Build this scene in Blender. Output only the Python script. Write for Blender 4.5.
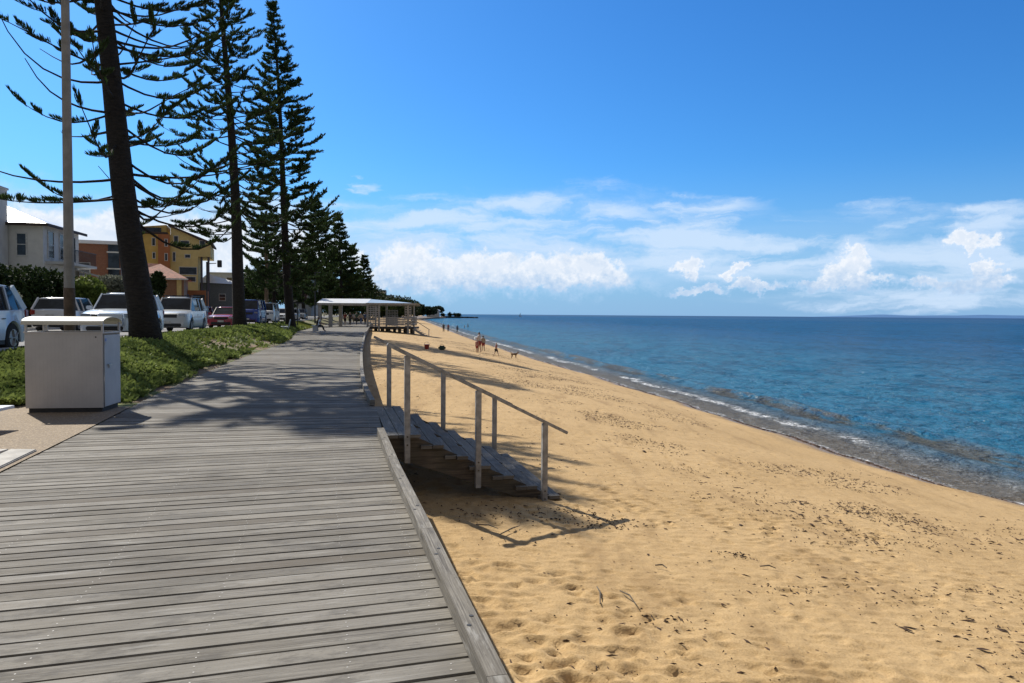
import bpy, bmesh, math, random
import numpy as np
from mathutils import Vector, Matrix

# ------------------------------------------------------------------ scene, camera, sky, sun
for o in list(bpy.data.objects): bpy.data.objects.remove(o)
SC = bpy.context.scene
COL = SC.collection
R_ = math.radians
FPX = 740.0; CX, CY = 512.0, 341.5
EYE = Vector((0, 0, 1.6))
TH = math.atan((341.5-314.5)/FPX); PH = R_(0.42)
Fw = Vector((0, math.cos(TH), -math.sin(TH)))
U0 = Vector((0, math.sin(TH), math.cos(TH))); R0 = Vector((1, 0, 0))
Up = U0*math.cos(PH) - R0*math.sin(PH)
Rt = R0*math.cos(PH) + U0*math.sin(PH)
cam_d = bpy.data.cameras.new('camera'); cam = bpy.data.objects.new('camera', cam_d); COL.objects.link(cam)
cam_d.sensor_width = 36; cam_d.lens = 36*FPX/1024; cam_d.clip_start = 0.1; cam_d.clip_end = 60000
M = Matrix(((Rt.x, Up.x, -Fw.x, EYE.x), (Rt.y, Up.y, -Fw.y, EYE.y), (Rt.z, Up.z, -Fw.z, EYE.z), (0, 0, 0, 1)))
cam.matrix_world = M
SC.camera = cam
SC.render.resolution_x = 1024; SC.render.resolution_y = 683
SC.view_settings.view_transform = 'Standard'; SC.view_settings.look = 'None'
SC.view_settings.gamma = 1; SC.view_settings.use_curve_mapping = False
SC.view_settings.exposure = 0.38
SUN_EL = R_(42); SUN_H = Vector((-0.67, 0.745)).normalized()
SUN_AZ = math.atan2(SUN_H.x, SUN_H.y)          # clockwise from +Y (negative = to the left)
sd = bpy.data.lights.new('sun', 'SUN'); sd.energy = 4.3; sd.angle = R_(0.53); sd.color = (1.0, 0.94, 0.84)
sun = bpy.data.objects.new('sun', sd); COL.objects.link(sun)
sun_dir = Vector((SUN_H.x*math.cos(SUN_EL), SUN_H.y*math.cos(SUN_EL), math.sin(SUN_EL)))
sun.rotation_euler = sun_dir.to_track_quat('Z', 'Y').to_euler()
sun.location = (-30, 30, 40)

def ray(px, py): return Fw + Rt*((px-CX)/FPX) + Up*((CY-py)/FPX)
def at_z(px, py, z):
    d = ray(px, py); t = (z-EYE.z)/d.z; return EYE + d*t
def at_Y(px, py, Y):
    d = ray(px, py); return EYE + d*(Y/d.y)

# ---- world: Nishita sky with procedural clouds laid out by direction
W = bpy.data.worlds.new('World'); SC.world = W; W.use_nodes = True
wt = W.node_tree; wn = wt.nodes; wl = wt.links; wn.clear()
def WN(t, **k):
    n = wn.new(t)
    for a, b in k.items(): setattr(n, a, b)
    return n
def wput(sock, v):
    if isinstance(v, (int, float, tuple, list)): sock.default_value = v
    else: wl.new(v, sock)
def wm(op, a, b=0.0, c=0.0, clamp=False):
    n = WN('ShaderNodeMath', operation=op, use_clamp=clamp)
    wput(n.inputs[0], a); wput(n.inputs[1], b); wput(n.inputs[2], c); return n.outputs[0]
def wv(op, a, b=(0, 0, 0)):
    n = WN('ShaderNodeVectorMath', operation=op); wput(n.inputs[0], a); wput(n.inputs[1], b)
    return n.outputs['Value'] if op in ('LENGTH', 'DOT_PRODUCT', 'DISTANCE') else n.outputs[0]
def wmap(v, a, b, c, d, smooth=True):
    n = WN('ShaderNodeMapRange', interpolation_type='SMOOTHSTEP' if smooth else 'LINEAR')
    wput(n.inputs['Value'], v)
    for i, x in zip(('From Min', 'From Max', 'To Min', 'To Max'), (a, b, c, d)): wput(n.inputs[i], x)
    return n.outputs['Result']
def wnoise(vec, scale, detail=6, rough=0.55, dist=0.0):
    n = WN('ShaderNodeTexNoise'); wl.new(vec, n.inputs['Vector']); n.inputs['Scale'].default_value = scale
    n.inputs['Detail'].default_value = detail; n.inputs['Roughness'].default_value = rough; n.inputs['Distortion'].default_value = dist
    return n
def wmix(f, a, b):
    n = WN('ShaderNodeMix', data_type='RGBA'); wput(n.inputs['Factor'], f); wput(n.inputs['A'], a); wput(n.inputs['B'], b)
    return n.outputs['Result']
sky = WN('ShaderNodeTexSky', sky_type='NISHITA'); sky.sun_disc = False
sky.sun_elevation = SUN_EL; sky.sun_rotation = SUN_AZ; sky.air_density = 1.0; sky.dust_density = 0.6; sky.ozone_density = 2.5
hs = WN('ShaderNodeHueSaturation'); wl.new(sky.outputs[0], hs.inputs['Color']); hs.inputs['Saturation'].default_value = 1.22
hs.inputs['Hue'].default_value = 0.497; hs.inputs['Value'].default_value = 1.0
tc = WN('ShaderNodeTexCoord'); sep = WN('ShaderNodeSeparateXYZ'); wl.new(tc.outputs['Generated'], sep.inputs[0])
DEG = 57.29578
az = wm('MULTIPLY', wm('ARCTAN2', sep.outputs[0], sep.outputs[1]), DEG)
el = wm('MULTIPLY', wm('ARCSINE', sep.outputs[2]), DEG)
cmb = WN('ShaderNodeCombineXYZ'); wl.new(az, cmb.inputs[0]); wl.new(el, cmb.inputs[1]); P = cmb.outputs[0]
def azel(px, py):
    d = ray(px, py).normalized(); return math.degrees(math.atan2(d.x, d.y)), math.degrees(math.asin(d.z))
def layer(blobs, Pw):
    acc = None
    for (px, py, rx, ry) in blobs:
        a0, e0 = azel(px, py); a1, e1 = azel(px+rx, py); a2, e2 = azel(px, py-ry)
        v = wv('SUBTRACT', Pw, (a0, e0, 0)); v = wv('MULTIPLY', v, (1/abs(a1-a0), 1/abs(e2-e0), 0)); l = wv('LENGTH', v)
        acc = l if acc is None else wm('SMOOTH_MIN', acc, l, 0.15)
    return acc
# cumulus
nz1 = wnoise(P, 0.55, 9, 0.62)
warp = wv('MULTIPLY', wv('SUBTRACT', nz1.outputs['Color'], (0.5, 0.5, 0.5)), (5.5, 3.4, 0))
nz1b = wnoise(P, 2.4, 8, 0.68)
warp2 = wv('MULTIPLY', wv('SUBTRACT', nz1b.outputs['Color'], (0.5, 0.5, 0.5)), (1.2, 1.1, 0))
Pw = wv('ADD', wv('ADD', P, warp), warp2)
cum = [(405, 262, 34, 24), (440, 268, 40, 18), (485, 267, 46, 17), (545, 268, 44, 18), (590, 270, 38, 17), (500, 278, 120, 11), (395, 278, 30, 10),
       (687, 267, 17, 8), (738, 269, 12, 7), (850, 270, 25, 16), (860, 258, 13, 12), (842, 284, 44, 6), (968, 240, 30, 9), (984, 266, 11, 12), (975, 284, 30, 6),
       (758, 285, 24, 5), (925, 284, 24, 6), (700, 288, 20, 4), (40, 232, 70, 30), (110, 240, 80, 30), (200, 246, 80, 34), (60, 262, 120, 24), (300, 250, 50, 20), (355, 264, 14, 14),
       (-90, 215, 90, 40), (1130, 262, 70, 18), (1260, 250, 90, 24)]
dc = layer(cum, Pw)
chi = wmap(el, 1.8, 4.2, 1.38, 1.12); mc = wmap(dc, wm('SUBTRACT', chi, 0.48), chi, 1.0, 0.0)
# soft skirt below / around the cumulus
msk = wm('MULTIPLY', wmap(dc, 1.0, 1.9, 0.45, 0.0), 1.0)
# veil of thin streaks
Ps = wv('MULTIPLY', wv('ADD', P, wv('MULTIPLY', warp, (0.7, 0.28, 0))), (0.11, 0.55, 0))
# tilt the streaks: y += 0.15 x
nz2 = wnoise(Ps, 1.0, 7, 0.58, 0.4)
Pv = wv('ADD', P, wv('MULTIPLY', wv('SUBTRACT', nz2.outputs['Color'], (0.5, 0.5, 0.5)), (9.0, 3.4, 0)))
veil = [(440, 218, 120, 17), (560, 212, 110, 20), (640, 238, 130, 22), (770, 232, 130, 20), (880, 214, 70, 13), (760, 258, 220, 22), (950, 262, 140, 26),
        (700, 205, 60, 10), (990, 220, 70, 14), (500, 250, 160, 30), (1150, 220, 120, 30), (300, 215, 80, 20), (100, 230, 160, 24), (365, 186, 14, 5), (900, 300, 180, 8)]
dv = layer(veil, Pv)
mv = wm('MULTIPLY', wmap(dv, 0.55, 1.45, 1.0, 0.0), wmap(nz2.outputs['Fac'], 0.38, 0.60, 0.10, 0.80))
# cloud colours
nz3 = wnoise(wv('ADD', P, (3.1, 0.35, 0)), 0.75, 5, 0.55)
sh0 = wm('ADD', wmap(wm('ADD', el, wm('MULTIPLY', wm('SUBTRACT', nz1b.outputs['Fac'], 0.5), 2.2)), 1.7, 3.7, 0.12, 1.0), wm('MULTIPLY', wm('SUBTRACT', nz3.outputs['Fac'], 0.5), 1.9), clamp=True)
sh = wm('MULTIPLY', sh0, wmap(wm('ADD', dc, wm('MULTIPLY', wm('SUBTRACT', nz1b.outputs['Fac'], 0.5), 1.6)), 0.25, 0.85, 0.72, 1.0))
WS = 0.080
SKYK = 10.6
ccol = wmix(sh, (0.42*SKYK*0.92, 0.60*SKYK*0.92, 0.84*SKYK*0.92, 1), (0.84*SKYK, 0.87*SKYK, 0.92*SKYK, 1))
haze = wmap(el, -0.5, 12.0, 0.80, 0.0)
tint = wmix(1.0, hs.outputs[0], hs.outputs[0])
mul = WN('ShaderNodeMix', data_type='RGBA', blend_type='MULTIPLY'); mul.inputs['Factor'].default_value = 1.0
wl.new(tint, mul.inputs['A']); mul.inputs['B'].default_value = (0.42, 0.90, 1.36, 1)
base = wmix(haze, mul.outputs['Result'], (0.30*SKYK*0.86, 0.53*SKYK*0.86, 0.88*SKYK*0.86, 1))
c1 = wmix(mv, base, (0.62*SKYK, 0.75*SKYK, 0.92*SKYK, 1))
c2 = wmix(msk, c1, (0.52*SKYK, 0.68*SKYK, 0.90*SKYK, 1))
c3 = wmix(wm('MULTIPLY', mc, 0.93), c2, ccol)
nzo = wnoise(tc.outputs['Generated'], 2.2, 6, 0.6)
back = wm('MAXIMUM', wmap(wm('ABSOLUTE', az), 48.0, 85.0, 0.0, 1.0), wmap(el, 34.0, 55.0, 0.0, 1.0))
fill_cloud = wm('MULTIPLY', back, wmap(nzo.outputs['Fac'], 0.36, 0.56, 0.45, 0.95))  # grey cloud added over the unseen sky to neutralise and dim ambient light
c3 = wmix(fill_cloud, c3, (0.21*SKYK, 0.20*SKYK, 0.195*SKYK, 1))
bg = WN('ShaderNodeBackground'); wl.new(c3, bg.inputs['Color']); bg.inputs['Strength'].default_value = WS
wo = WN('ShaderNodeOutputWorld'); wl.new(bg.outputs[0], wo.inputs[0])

# ------------------------------------------------------------------ helpers
rng = np.random.default_rng(7); rnd = random.Random(11)
def smooth(a, b, x):
    t = np.clip((x-a)/(b-a), 0, 1); return t*t*(3-2*t)
def _hash(ix, iy, seed):
    n = (ix.astype(np.int64)*374761393 + iy.astype(np.int64)*668265263 + seed*2147483647) & 0xffffffff
    n = ((n ^ (n >> 13))*1274126177) & 0xffffffff
    n = (n ^ (n >> 16)) & 0xffff
    return n/65535.0
def vnoise(x, y, seed=0):
    x = np.asarray(x, float); y = np.asarray(y, float)
    ix = np.floor(x); iy = np.floor(y); fx = x-ix; fy = y-iy; fx = fx*fx*(3-2*fx); fy = fy*fy*(3-2*fy)
    ix = ix.astype(np.int64); iy = iy.astype(np.int64)
    a = _hash(ix, iy, seed); b = _hash(ix+1, iy, seed); c = _hash(ix, iy+1, seed); d = _hash(ix+1, iy+1, seed)
    return (a*(1-fx)+b*fx)*(1-fy) + (c*(1-fx)+d*fx)*fy
def fbm(x, y, oct=4, seed=0):
    s = 0; a = .5; t = 0
    for i in range(oct):
        s = s + a*vnoise(x*2**i, y*2**i, seed+i*17); t += a; a *= .5
    return s/t
class MB:
    def __init__(s): s.v = []; s.f = []; s.m = []; s.cur = 0
    def quad(s, *p):
        n = len(s.v); s.v += [tuple(q) for q in p]; s.f.append(tuple(range(n, n+len(p)))); s.m.append(s.cur)
    def box(s, c, d, rz=0.0, mat=None):
        n = len(s.v); X = Matrix.Rotation(rz, 3, 'Z') if mat is None else mat
        for k in range(8):
            q = Vector(((1 if k & 1 else -1)*d[0]/2, (1 if k & 2 else -1)*d[1]/2, (1 if k & 4 else -1)*d[2]/2))
            q = X@q; s.v.append((c[0]+q.x, c[1]+q.y, c[2]+q.z))
        for f in ((0, 2, 3, 1), (4, 5, 7, 6), (0, 1, 5, 4), (2, 6, 7, 3), (0, 4, 6, 2), (1, 3, 7, 5)):
            s.f.append(tuple(n+i for i in f)); s.m.append(s.cur)
        return s
    def bar(s, a, b, w, h, up=(0, 0, 1)):
        a = Vector(a); b = Vector(b); d = (b-a); L = d.length; d.normalize(); u = Vector(up)
        x = d.cross(u)
        if x.length < 1e-4: x = d.cross(Vector((0, 1, 0)))
        x.normalize(); u = x.cross(d)
        m = Matrix(((d.x, x.x, u.x), (d.y, x.y, u.y), (d.z, x.z, u.z)))
        return s.box((a+b)/2, (L, w, h), mat=m)
    def prism(s, pts, z0, z1):
        n = len(s.v); k = len(pts)
        s.v += [(p[0], p[1], z0) for p in pts] + [(p[0], p[1], z1) for p in pts]
        s.f.append(tuple(n+i for i in reversed(range(k)))); s.m.append(s.cur)
        s.f.append(tuple(n+k+i for i in range(k))); s.m.append(s.cur)
        for i in range(k):
            j = (i+1) % k; s.f.append((n+i, n+j, n+k+j, n+k+i)); s.m.append(s.cur)
        return s
    def extr(s, pts3, vec):
        n = len(s.v); k = len(pts3); vec = Vector(vec)
        s.v += [tuple(p) for p in pts3] + [tuple(Vector(p)+vec) for p in pts3]
        s.f.append(tuple(n+i for i in reversed(range(k)))); s.m.append(s.cur)
        s.f.append(tuple(n+k+i for i in range(k))); s.m.append(s.cur)
        for i in range(k):
            j = (i+1) % k; s.f.append((n+i, n+j, n+k+j, n+k+i)); s.m.append(s.cur)
        return s
    def tube(s, pts, rad, n=6, caps=True):
        base = len(s.v); pts = [Vector(p) for p in pts]
        if not isinstance(rad, (list, tuple)): rad = [rad]*len(pts)
        prev = None
        for i, p in enumerate(pts):
            t = (pts[min(i+1, len(pts)-1)]-pts[max(i-1, 0)]).normalized()
            if prev is None:
                a = t.cross(Vector((0, 0, 1)))
                if a.length < 1e-3: a = t.cross(Vector((0, 1, 0)))
            else: a = prev - t*prev.dot(t)
            a.normalize(); prev = a; b = t.cross(a)
            for k in range(n):
                an = 2*math.pi*k/n; q = p+(a*math.cos(an)+b*math.sin(an))*rad[i]; s.v.append(tuple(q))
        for i in range(len(pts)-1):
            for k in range(n):
                s.f.append((base+i*n+k, base+i*n+(k+1) % n, base+(i+1)*n+(k+1) % n, base+(i+1)*n+k)); s.m.append(s.cur)
        if caps:
            s.f.append(tuple(base+k for k in reversed(range(n)))); s.m.append(s.cur)
            s.f.append(tuple(base+(len(pts)-1)*n+k for k in range(n))); s.m.append(s.cur)
        return s
    def build(s, name, mat, parent=None, smooth=False, bevel=0.0, off=(0, 0, 0)):
        me = bpy.data.meshes.new(name)
        v = s.v if off == (0, 0, 0) else [(a-off[0], b-off[1], c-off[2]) for a, b, c in s.v]
        me.from_pydata(v, [], s.f)
        for m in (mat if isinstance(mat, (list, tuple)) else [mat]): me.materials.append(m)
        if isinstance(mat, (list, tuple)): me.polygons.foreach_set('material_index', s.m)
        if bevel:
            bm = bmesh.new(); bm.from_mesh(me)
            es = [e for e in bm.edges if len(e.link_faces) == 2 and e.calc_face_angle(0) > 0.6]
            bmesh.ops.bevel(bm, geom=es, offset=bevel, segments=2, affect='EDGES', clamp_overlap=True); bm.to_mesh(me); bm.free()
        else:
            bm = bmesh.new(); bm.from_mesh(me); bmesh.ops.recalc_face_normals(bm, faces=bm.faces); bm.to_mesh(me); bm.free()
        if smooth: me.polygons.foreach_set('use_smooth', [True]*len(me.polygons))
        me.update()
        o = bpy.data.objects.new(name, me); COL.objects.link(o)
        if parent: o.parent = parent
        return o
def fast_mesh(name, co, faces, mat, parent=None, smooth=True, attrs=None):
    """co (n,3), faces (m,k) index array"""
    me = bpy.data.meshes.new(name); faces = np.asarray(faces); k = faces.shape[1]
    me.vertices.add(len(co)); me.vertices.foreach_set('co', np.asarray(co, np.float32).ravel())
    me.loops.add(faces.size); me.loops.foreach_set('vertex_index', faces.ravel().astype(np.int32))
    me.polygons.add(len(faces)); me.polygons.foreach_set('loop_start', np.arange(len(faces), dtype=np.int32)*k)
    me.polygons.foreach_set('use_smooth', np.full(len(faces), smooth))
    me.update(calc_edges=True); me.validate()
    for an, (dom, arr) in (attrs or {}).items():
        a = me.attributes.new(an, 'FLOAT', dom); a.data.foreach_set('value', np.asarray(arr, np.float32))
    for m in (mat if isinstance(mat, (list, tuple)) else [mat]): me.materials.append(m)
    o = bpy.data.objects.new(name, me); COL.objects.link(o)
    if parent: o.parent = parent
    return o
def grid_faces(nr, nc):
    i = np.arange(nr-1)[:, None]*nc + np.arange(nc-1)[None, :]
    return np.stack([i, i+1, i+nc+1, i+nc], -1).reshape(-1, 4)
def thing(name, label, cat, loc=(0, 0, 0), rz=0.0, group=None):
    o = bpy.data.objects.new(name, None); COL.objects.link(o); o.location = loc; o.rotation_euler = (0, 0, rz)
    o.empty_display_size = .2
    o['label'] = label; o['category'] = cat
    if group: o['group'] = group
    return o
def tag(o, label, cat, group=None, kind=None):
    o['label'] = label; o['category'] = cat
    if group: o['group'] = group
    if kind: o['kind'] = kind
    return o
def struct(o): o['kind'] = 'structure'; return o
def copy_tree(o, parent=None):
    c = o.copy(); COL.objects.link(c); c.parent = parent
    for ch in [x for x in bpy.data.objects if x.parent == o]: copy_tree(ch, c)
    return c

# ---- materials
class NT:
    def __init__(s, name):
        s.mat = bpy.data.materials.new(name); s.mat.use_nodes = True; s.t = s.mat.node_tree; s.n = s.t.nodes; s.n.clear()
        s.out = s.n.new('ShaderNodeOutputMaterial'); s.b = s.n.new('ShaderNodeBsdfPrincipled'); s.t.links.new(s.b.outputs[0], s.out.inputs[0])
        s.tc = s.n.new('ShaderNodeTexCoord'); s.obj = s.tc.outputs['Object']
    def put(s, sock, v):
        if isinstance(v, (int, float)): sock.default_value = v
        elif isinstance(v, (tuple, list)):
            sock.default_value = (*v, 1) if len(v) == 3 and sock.type == 'RGBA' else v
        else: s.t.links.new(v, sock)
    def noise(s, scale, detail=4, rough=.55, vec=None, dist=0., stretch=None):
        v = vec or s.obj
        if stretch: v = s.vmul(v, stretch)
        n = s.n.new('ShaderNodeTexNoise'); s.t.links.new(v, n.inputs['Vector'])
        n.inputs['Scale'].default_value = scale; n.inputs['Detail'].default_value = detail
        n.inputs['Roughness'].default_value = rough; n.inputs['Distortion'].default_value = dist
        return n.outputs['Fac']
    def vor(s, scale, vec=None, feature='F1', rnd=1.0, out='Distance', stretch=None):
        v = vec or s.obj
        if stretch: v = s.vmul(v, stretch)
        n = s.n.new('ShaderNodeTexVoronoi'); n.feature = feature; s.t.links.new(v, n.inputs['Vector'])
        n.inputs['Scale'].default_value = scale; n.inputs['Randomness'].default_value = rnd; return n.outputs[out]
    def vmul(s, v, k):
        n = s.n.new('ShaderNodeVectorMath'); n.operation = 'MULTIPLY'; s.put(n.inputs[0], v); s.put(n.inputs[1], k); return n.outputs[0]
    def m(s, op, a, b=0., c=0., clamp=False):
        n = s.n.new('ShaderNodeMath'); n.operation = op; n.use_clamp = clamp
        s.put(n.inputs[0], a); s.put(n.inputs[1], b); s.put(n.inputs[2], c); return n.outputs[0]
    def mr(s, v, a, b, c=0., d=1., sm=True):
        n = s.n.new('ShaderNodeMapRange'); n.interpolation_type = 'SMOOTHSTEP' if sm else 'LINEAR'; s.put(n.inputs['Value'], v)
        for i, x in zip(('From Min', 'From Max', 'To Min', 'To Max'), (a, b, c, d)): s.put(n.inputs[i], x)
        return n.outputs['Result']
    def mix(s, f, a, b, blend='MIX'):
        n = s.n.new('ShaderNodeMix'); n.data_type = 'RGBA'; n.blend_type = blend
        s.put(n.inputs['Factor'], f)
        s.put(n.inputs['A'], (*a, 1) if isinstance(a, tuple) and len(a) == 3 else a); s.put(n.inputs['B'], (*b, 1) if isinstance(b, tuple) and len(b) == 3 else b)
        return n.outputs['Result']
    def attr(s, name):
        n = s.n.new('ShaderNodeAttribute'); n.attribute_name = name; return n.outputs['Fac']
    def bump(s, h, strength=.5, dist=.01, prev=None):
        n = s.n.new('ShaderNodeBump'); s.put(n.inputs['Height'], h); n.inputs['Strength'].default_value = strength; n.inputs['Distance'].default_value = dist
        if prev is not None: s.t.links.new(prev, n.inputs['Normal'])
        return n.outputs[0]
    def set(s, color=None, rough=None, normal=None, **k):
        if color is not None: s.put(s.b.inputs['Base Color'], color)
        if rough is not None: s.put(s.b.inputs['Roughness'], rough)
        if normal is not None: s.put(s.b.inputs['Normal'], normal)
        for a, b in k.items(): s.put(s.b.inputs[a.replace('_', ' ')], b)
        return s.mat
def mat(name, col, rough=.6, var=.12, scale=6., bump=0., metal=0., spec=.5, coat=0., trans=None):
    t = NT(name); n = t.noise(scale, 5, .6)
    lo = tuple(c*(1-var*1.6) for c in col); hi = tuple(min(1, c*(1+var*1.2)) for c in col)
    c = t.mix(t.mr(n, .3, .7), lo, hi)
    n2 = t.noise(scale*7, 3, .6); r = t.m('ADD', rough-.06, t.m('MULTIPLY', n2, .12))
    t.set(color=c, rough=r, Metallic=metal)
    t.b.inputs['Specular IOR Level'].default_value = spec; t.b.inputs['Coat Weight'].default_value = coat
    t.b.inputs['Coat Roughness'].default_value = .06
    if bump: t.set(normal=t.bump(n2, .6, bump))
    return t.mat
def foliage(name, lo, hi, scale=.8, transl=.25):
    t = NT(name); g = t.n.new('ShaderNodeObjectInfo'); n = t.noise(scale, 3); at = t.attr('tone')
    f = t.m('ADD', t.m('MULTIPLY', t.mr(n, .35, .65), .5), t.m('MULTIPLY', at, .6), clamp=True)
    c = t.mix(f, lo, hi); t.set(color=c, rough=.7); t.b.inputs['Specular IOR Level'].default_value = .15
    tr = t.n.new('ShaderNodeBsdfTranslucent'); t.t.links.new(c, tr.inputs[0])
    mx = t.n.new('ShaderNodeMixShader'); mx.inputs[0].default_value = transl
    t.t.links.new(t.b.outputs[0], mx.inputs[1]); t.t.links.new(tr.outputs[0], mx.inputs[2]); t.t.links.new(mx.outputs[0], t.out.inputs[0])
    return t.mat
def paint(name, col, rough=.25): return mat(name, col, rough, .04, 1.5, coat=.6)
def glass_mat(name, col=(.012, .016, .02)):
    t = NT(name); t.set(color=col, rough=.08); t.b.inputs['Specular IOR Level'].default_value = .4
    n = t.noise(1.5, 3); t.set(color=t.mix(t.mr(n, .4, .6), col, tuple(c*2.2 for c in col))); return t.mat

# deck timber: UV u = along plank (m), attribute tone per plank
def deck_mat(name, k=1.0, warm=0.0):
    t = NT(name); uv = t.tc.outputs['UV']; tone = t.attr('tone')
    v2 = t.n.new('ShaderNodeCombineXYZ'); t.t.links.new(tone, v2.inputs[2])
    ad = t.n.new('ShaderNodeVectorMath'); ad.operation = 'ADD'; t.t.links.new(uv, ad.inputs[0])
    sc = t.vmul(v2.outputs[0], (0, 0, 37.)); t.t.links.new(sc, ad.inputs[1]); V = ad.outputs[0]
    g1 = t.noise(1., 6, .65, V, stretch=(3.2, 110., 1.)); g2 = t.noise(1., 4, .6, V, stretch=(1.3, 9., 1.)); g3 = t.noise(1., 5, .7, V, stretch=(26., 60., 1.))
    big = t.noise(.55, 4, .6)
    c = t.mix(t.mr(g1, .3, .72), (.058*k, .051*k, .042*k), (.285*k, .264*k, .226*k))
    c = t.mix(t.mr(g2, .38, .68, 0, .55), c, (.20*k, .183*k, .153*k))
    c = t.mix(t.m('MULTIPLY', t.mr(tone, .2, 1, 0, 1, False), .62), c, (.33*k, .308*k, .268*k))
    c = t.mix(t.mr(big, .44, .68, 0, .6), c, (.11*k, .10*k, .085*k))
    c = t.mix(t.mr(g3, .57, .70, 0, .6), c, (.10, .09, .075))
    blot = t.noise(1., 5, .7, V, stretch=(2.6, 5., 1.)); c = t.mix(t.mr(blot, .50, .66, 0, .62), c, (.095*k, .088*k, .078*k)); pale_ = t.noise(1., 4, .7, V, stretch=(1.9, 16., 3.)); c = t.mix(t.mr(pale_, .56, .7, 0, .5), c, (.42*k, .41*k, .38*k))  # dark stains and pale patches in the timber
    bands = t.mr(tone, 0.0, .3, .6, 0.)
    c = t.mix(bands, c, (.14*k, .12*k, .095*k))
    n = t.bump(g1, .55, .003); n = t.bump(g3, .35, .002, n)
    t.set(color=c, rough=t.mr(g2, .3, .7, .72, .9), normal=n); t.b.inputs['Specular IOR Level'].default_value = .22
    return t.mat
M_deck = deck_mat('weathered_timber')
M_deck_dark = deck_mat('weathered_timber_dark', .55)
M_kerb = deck_mat('kerb_timber', 1.15)
M_screw = mat('screw_metal', (.50, .48, .44), .6, .05)
M_whitewood = mat('white_painted_timber', (.40, .385, .36), .65, .2, 9., .002)
M_greywood = mat('grey_rail_timber', (.36, .35, .33), .6, .25, 14., .003)
M_oldwood = mat('dark_damp_timber', (.15, .115, .08), .75, .35, 6., .006)
ow = NT('dark_damp_timber'); og = ow.noise(1., 6, .7, stretch=(2.2, 40., 40.)); og2 = ow.noise(2.2, 4)
ow.set(color=ow.mix(ow.mr(og2, .4, .65, 0, .5), ow.mix(ow.mr(og, .3, .7), (.055, .042, .03), (.20, .16, .115)), (.09, .085, .055)), rough=.85, normal=ow.bump(og, .6, .004)); M_oldwood = ow.mat
M_concrete = mat('concrete', (.42, .40, .36), .8, .18, 3., .003)
M_conc_lt = mat('pale_concrete', (.5, .48, .44), .8, .15, 2., .003)

# ------------------------------------------------------------------ layout curves
def P2(px, py, z=0.): p = at_z(px, py, z); return (p.y, p.x)
def poly(pairs):
    pairs = sorted(pairs); ys = np.array([p[0] for p in pairs]); xs = np.array([p[1] for p in pairs])
    s0 = (xs[1]-xs[0])/(ys[1]-ys[0]); s1 = (xs[-1]-xs[-2])/(ys[-1]-ys[-2])
    def f(Y):
        Y = np.asarray(Y, float); r = np.interp(Y, ys, xs)
        r = np.where(Y < ys[0], xs[0]+s0*(Y-ys[0]), r); return np.where(Y > ys[-1], xs[-1]+s1*(Y-ys[-1]), r)
    # light smoothing
    def g(Y):
        Y = np.asarray(Y, float); w = .5+.06*np.abs(Y); return (f(Y-w)+2*f(Y)+f(Y+w))/4
    return g
XR = poly([P2(512, 683, .115), P2(450, 560, .115), P2(386, 437, .115), P2(377, 408), P2(368.6, 390, .115), P2(363.8, 375, .115), P2(362.5, 359.5, .115), P2(362.5, 348, .115), P2(365.7, 333, .1), (88, -16.9), (150, -28.5)])
XL = poly([P2(0, 473), P2(95, 426), P2(130, 407.5), P2(163, 391), P2(230, 362.3), P2(265.5, 349.4), P2(291, 341), (62, -18.2), (90, -23.3), (150, -34.5)])
SEA = -2.4
shore = [P2(x, y, SEA) for x, y in ((1024, 505), (876, 465), (824, 447.5), (760, 427.7), (739, 421), (680, 402.5), (622, 384.5), (566, 368), (538, 360), (512, 352), (485, 343.5), (460, 334.5), (441, 327), (429, 322.5), (418, 318.6))]
shore = shore + [(900, -112.), (2500, -300)]
XS0 = poly(shore)
def XS(Y):
    Y = np.asarray(Y, float); return XS0(Y)+(.10*np.sin(Y*.55+1)+.06*np.sin(Y*1.37)+.04*np.sin(Y*3.1+2))*np.clip(1-(Y-60)/120, 0, 1)
ZD = -0.86
def ZDf(Y): return -0.86+.36*smooth(12, 34, Y)
def zsand(X, Y):
    X = np.asarray(X, float); Y = np.asarray(Y, float)
    xs = XS(Y); xr = XR(Y); f = (xs-X)/(xs-xr)
    up = 1-(1-np.clip(f, 0, 1))**1.5
    z = SEA + (ZDf(Y)-SEA)*up
    return np.where(f < 0, SEA-(X-xs)*.07, z)
def at_sand(px, py):
    z = -1.5
    for _ in range(25):
        p = at_z(px, py, z); z = .5*z+.5*float(zsand(p.x, p.y))
    return Vector((p.x, p.y, float(zsand(p.x, p.y))))
ND = Vector((.982, .19)); RD = Vector((-.19, .982))      # road frame
def SY(s, Y): return (s-.19*Y)/.982
def sval(X, Y): return X*.982+Y*.19
GR = .6; RZ = .57
def zland(X, Y):
    X = np.asarray(X, float); Y = np.asarray(Y, float); e = XL(Y)-X; s = sval(X, Y)
    near = smooth(11.9, 17.5, Y)
    b = GR*smooth(-.1, 3.0, e)*near + GR*smooth(3.2, 5.5, e)*(1-near)
    z = np.where(e < 0, -.03-np.minimum(-e, 3)*.8, b)
    z = np.where(s < -8.45, RZ, z)
    z = np.where(s < -17.5, .62+1.5*smooth(-19.5, -23, s), z)
    return z
def at_land(px, py):
    z = .4
    for _ in range(25):
        p = at_z(px, py, z); z = .5*z+.5*float(zland(p.x, p.y))
    return Vector((p.x, p.y, float(zland(p.x, p.y))))

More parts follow.
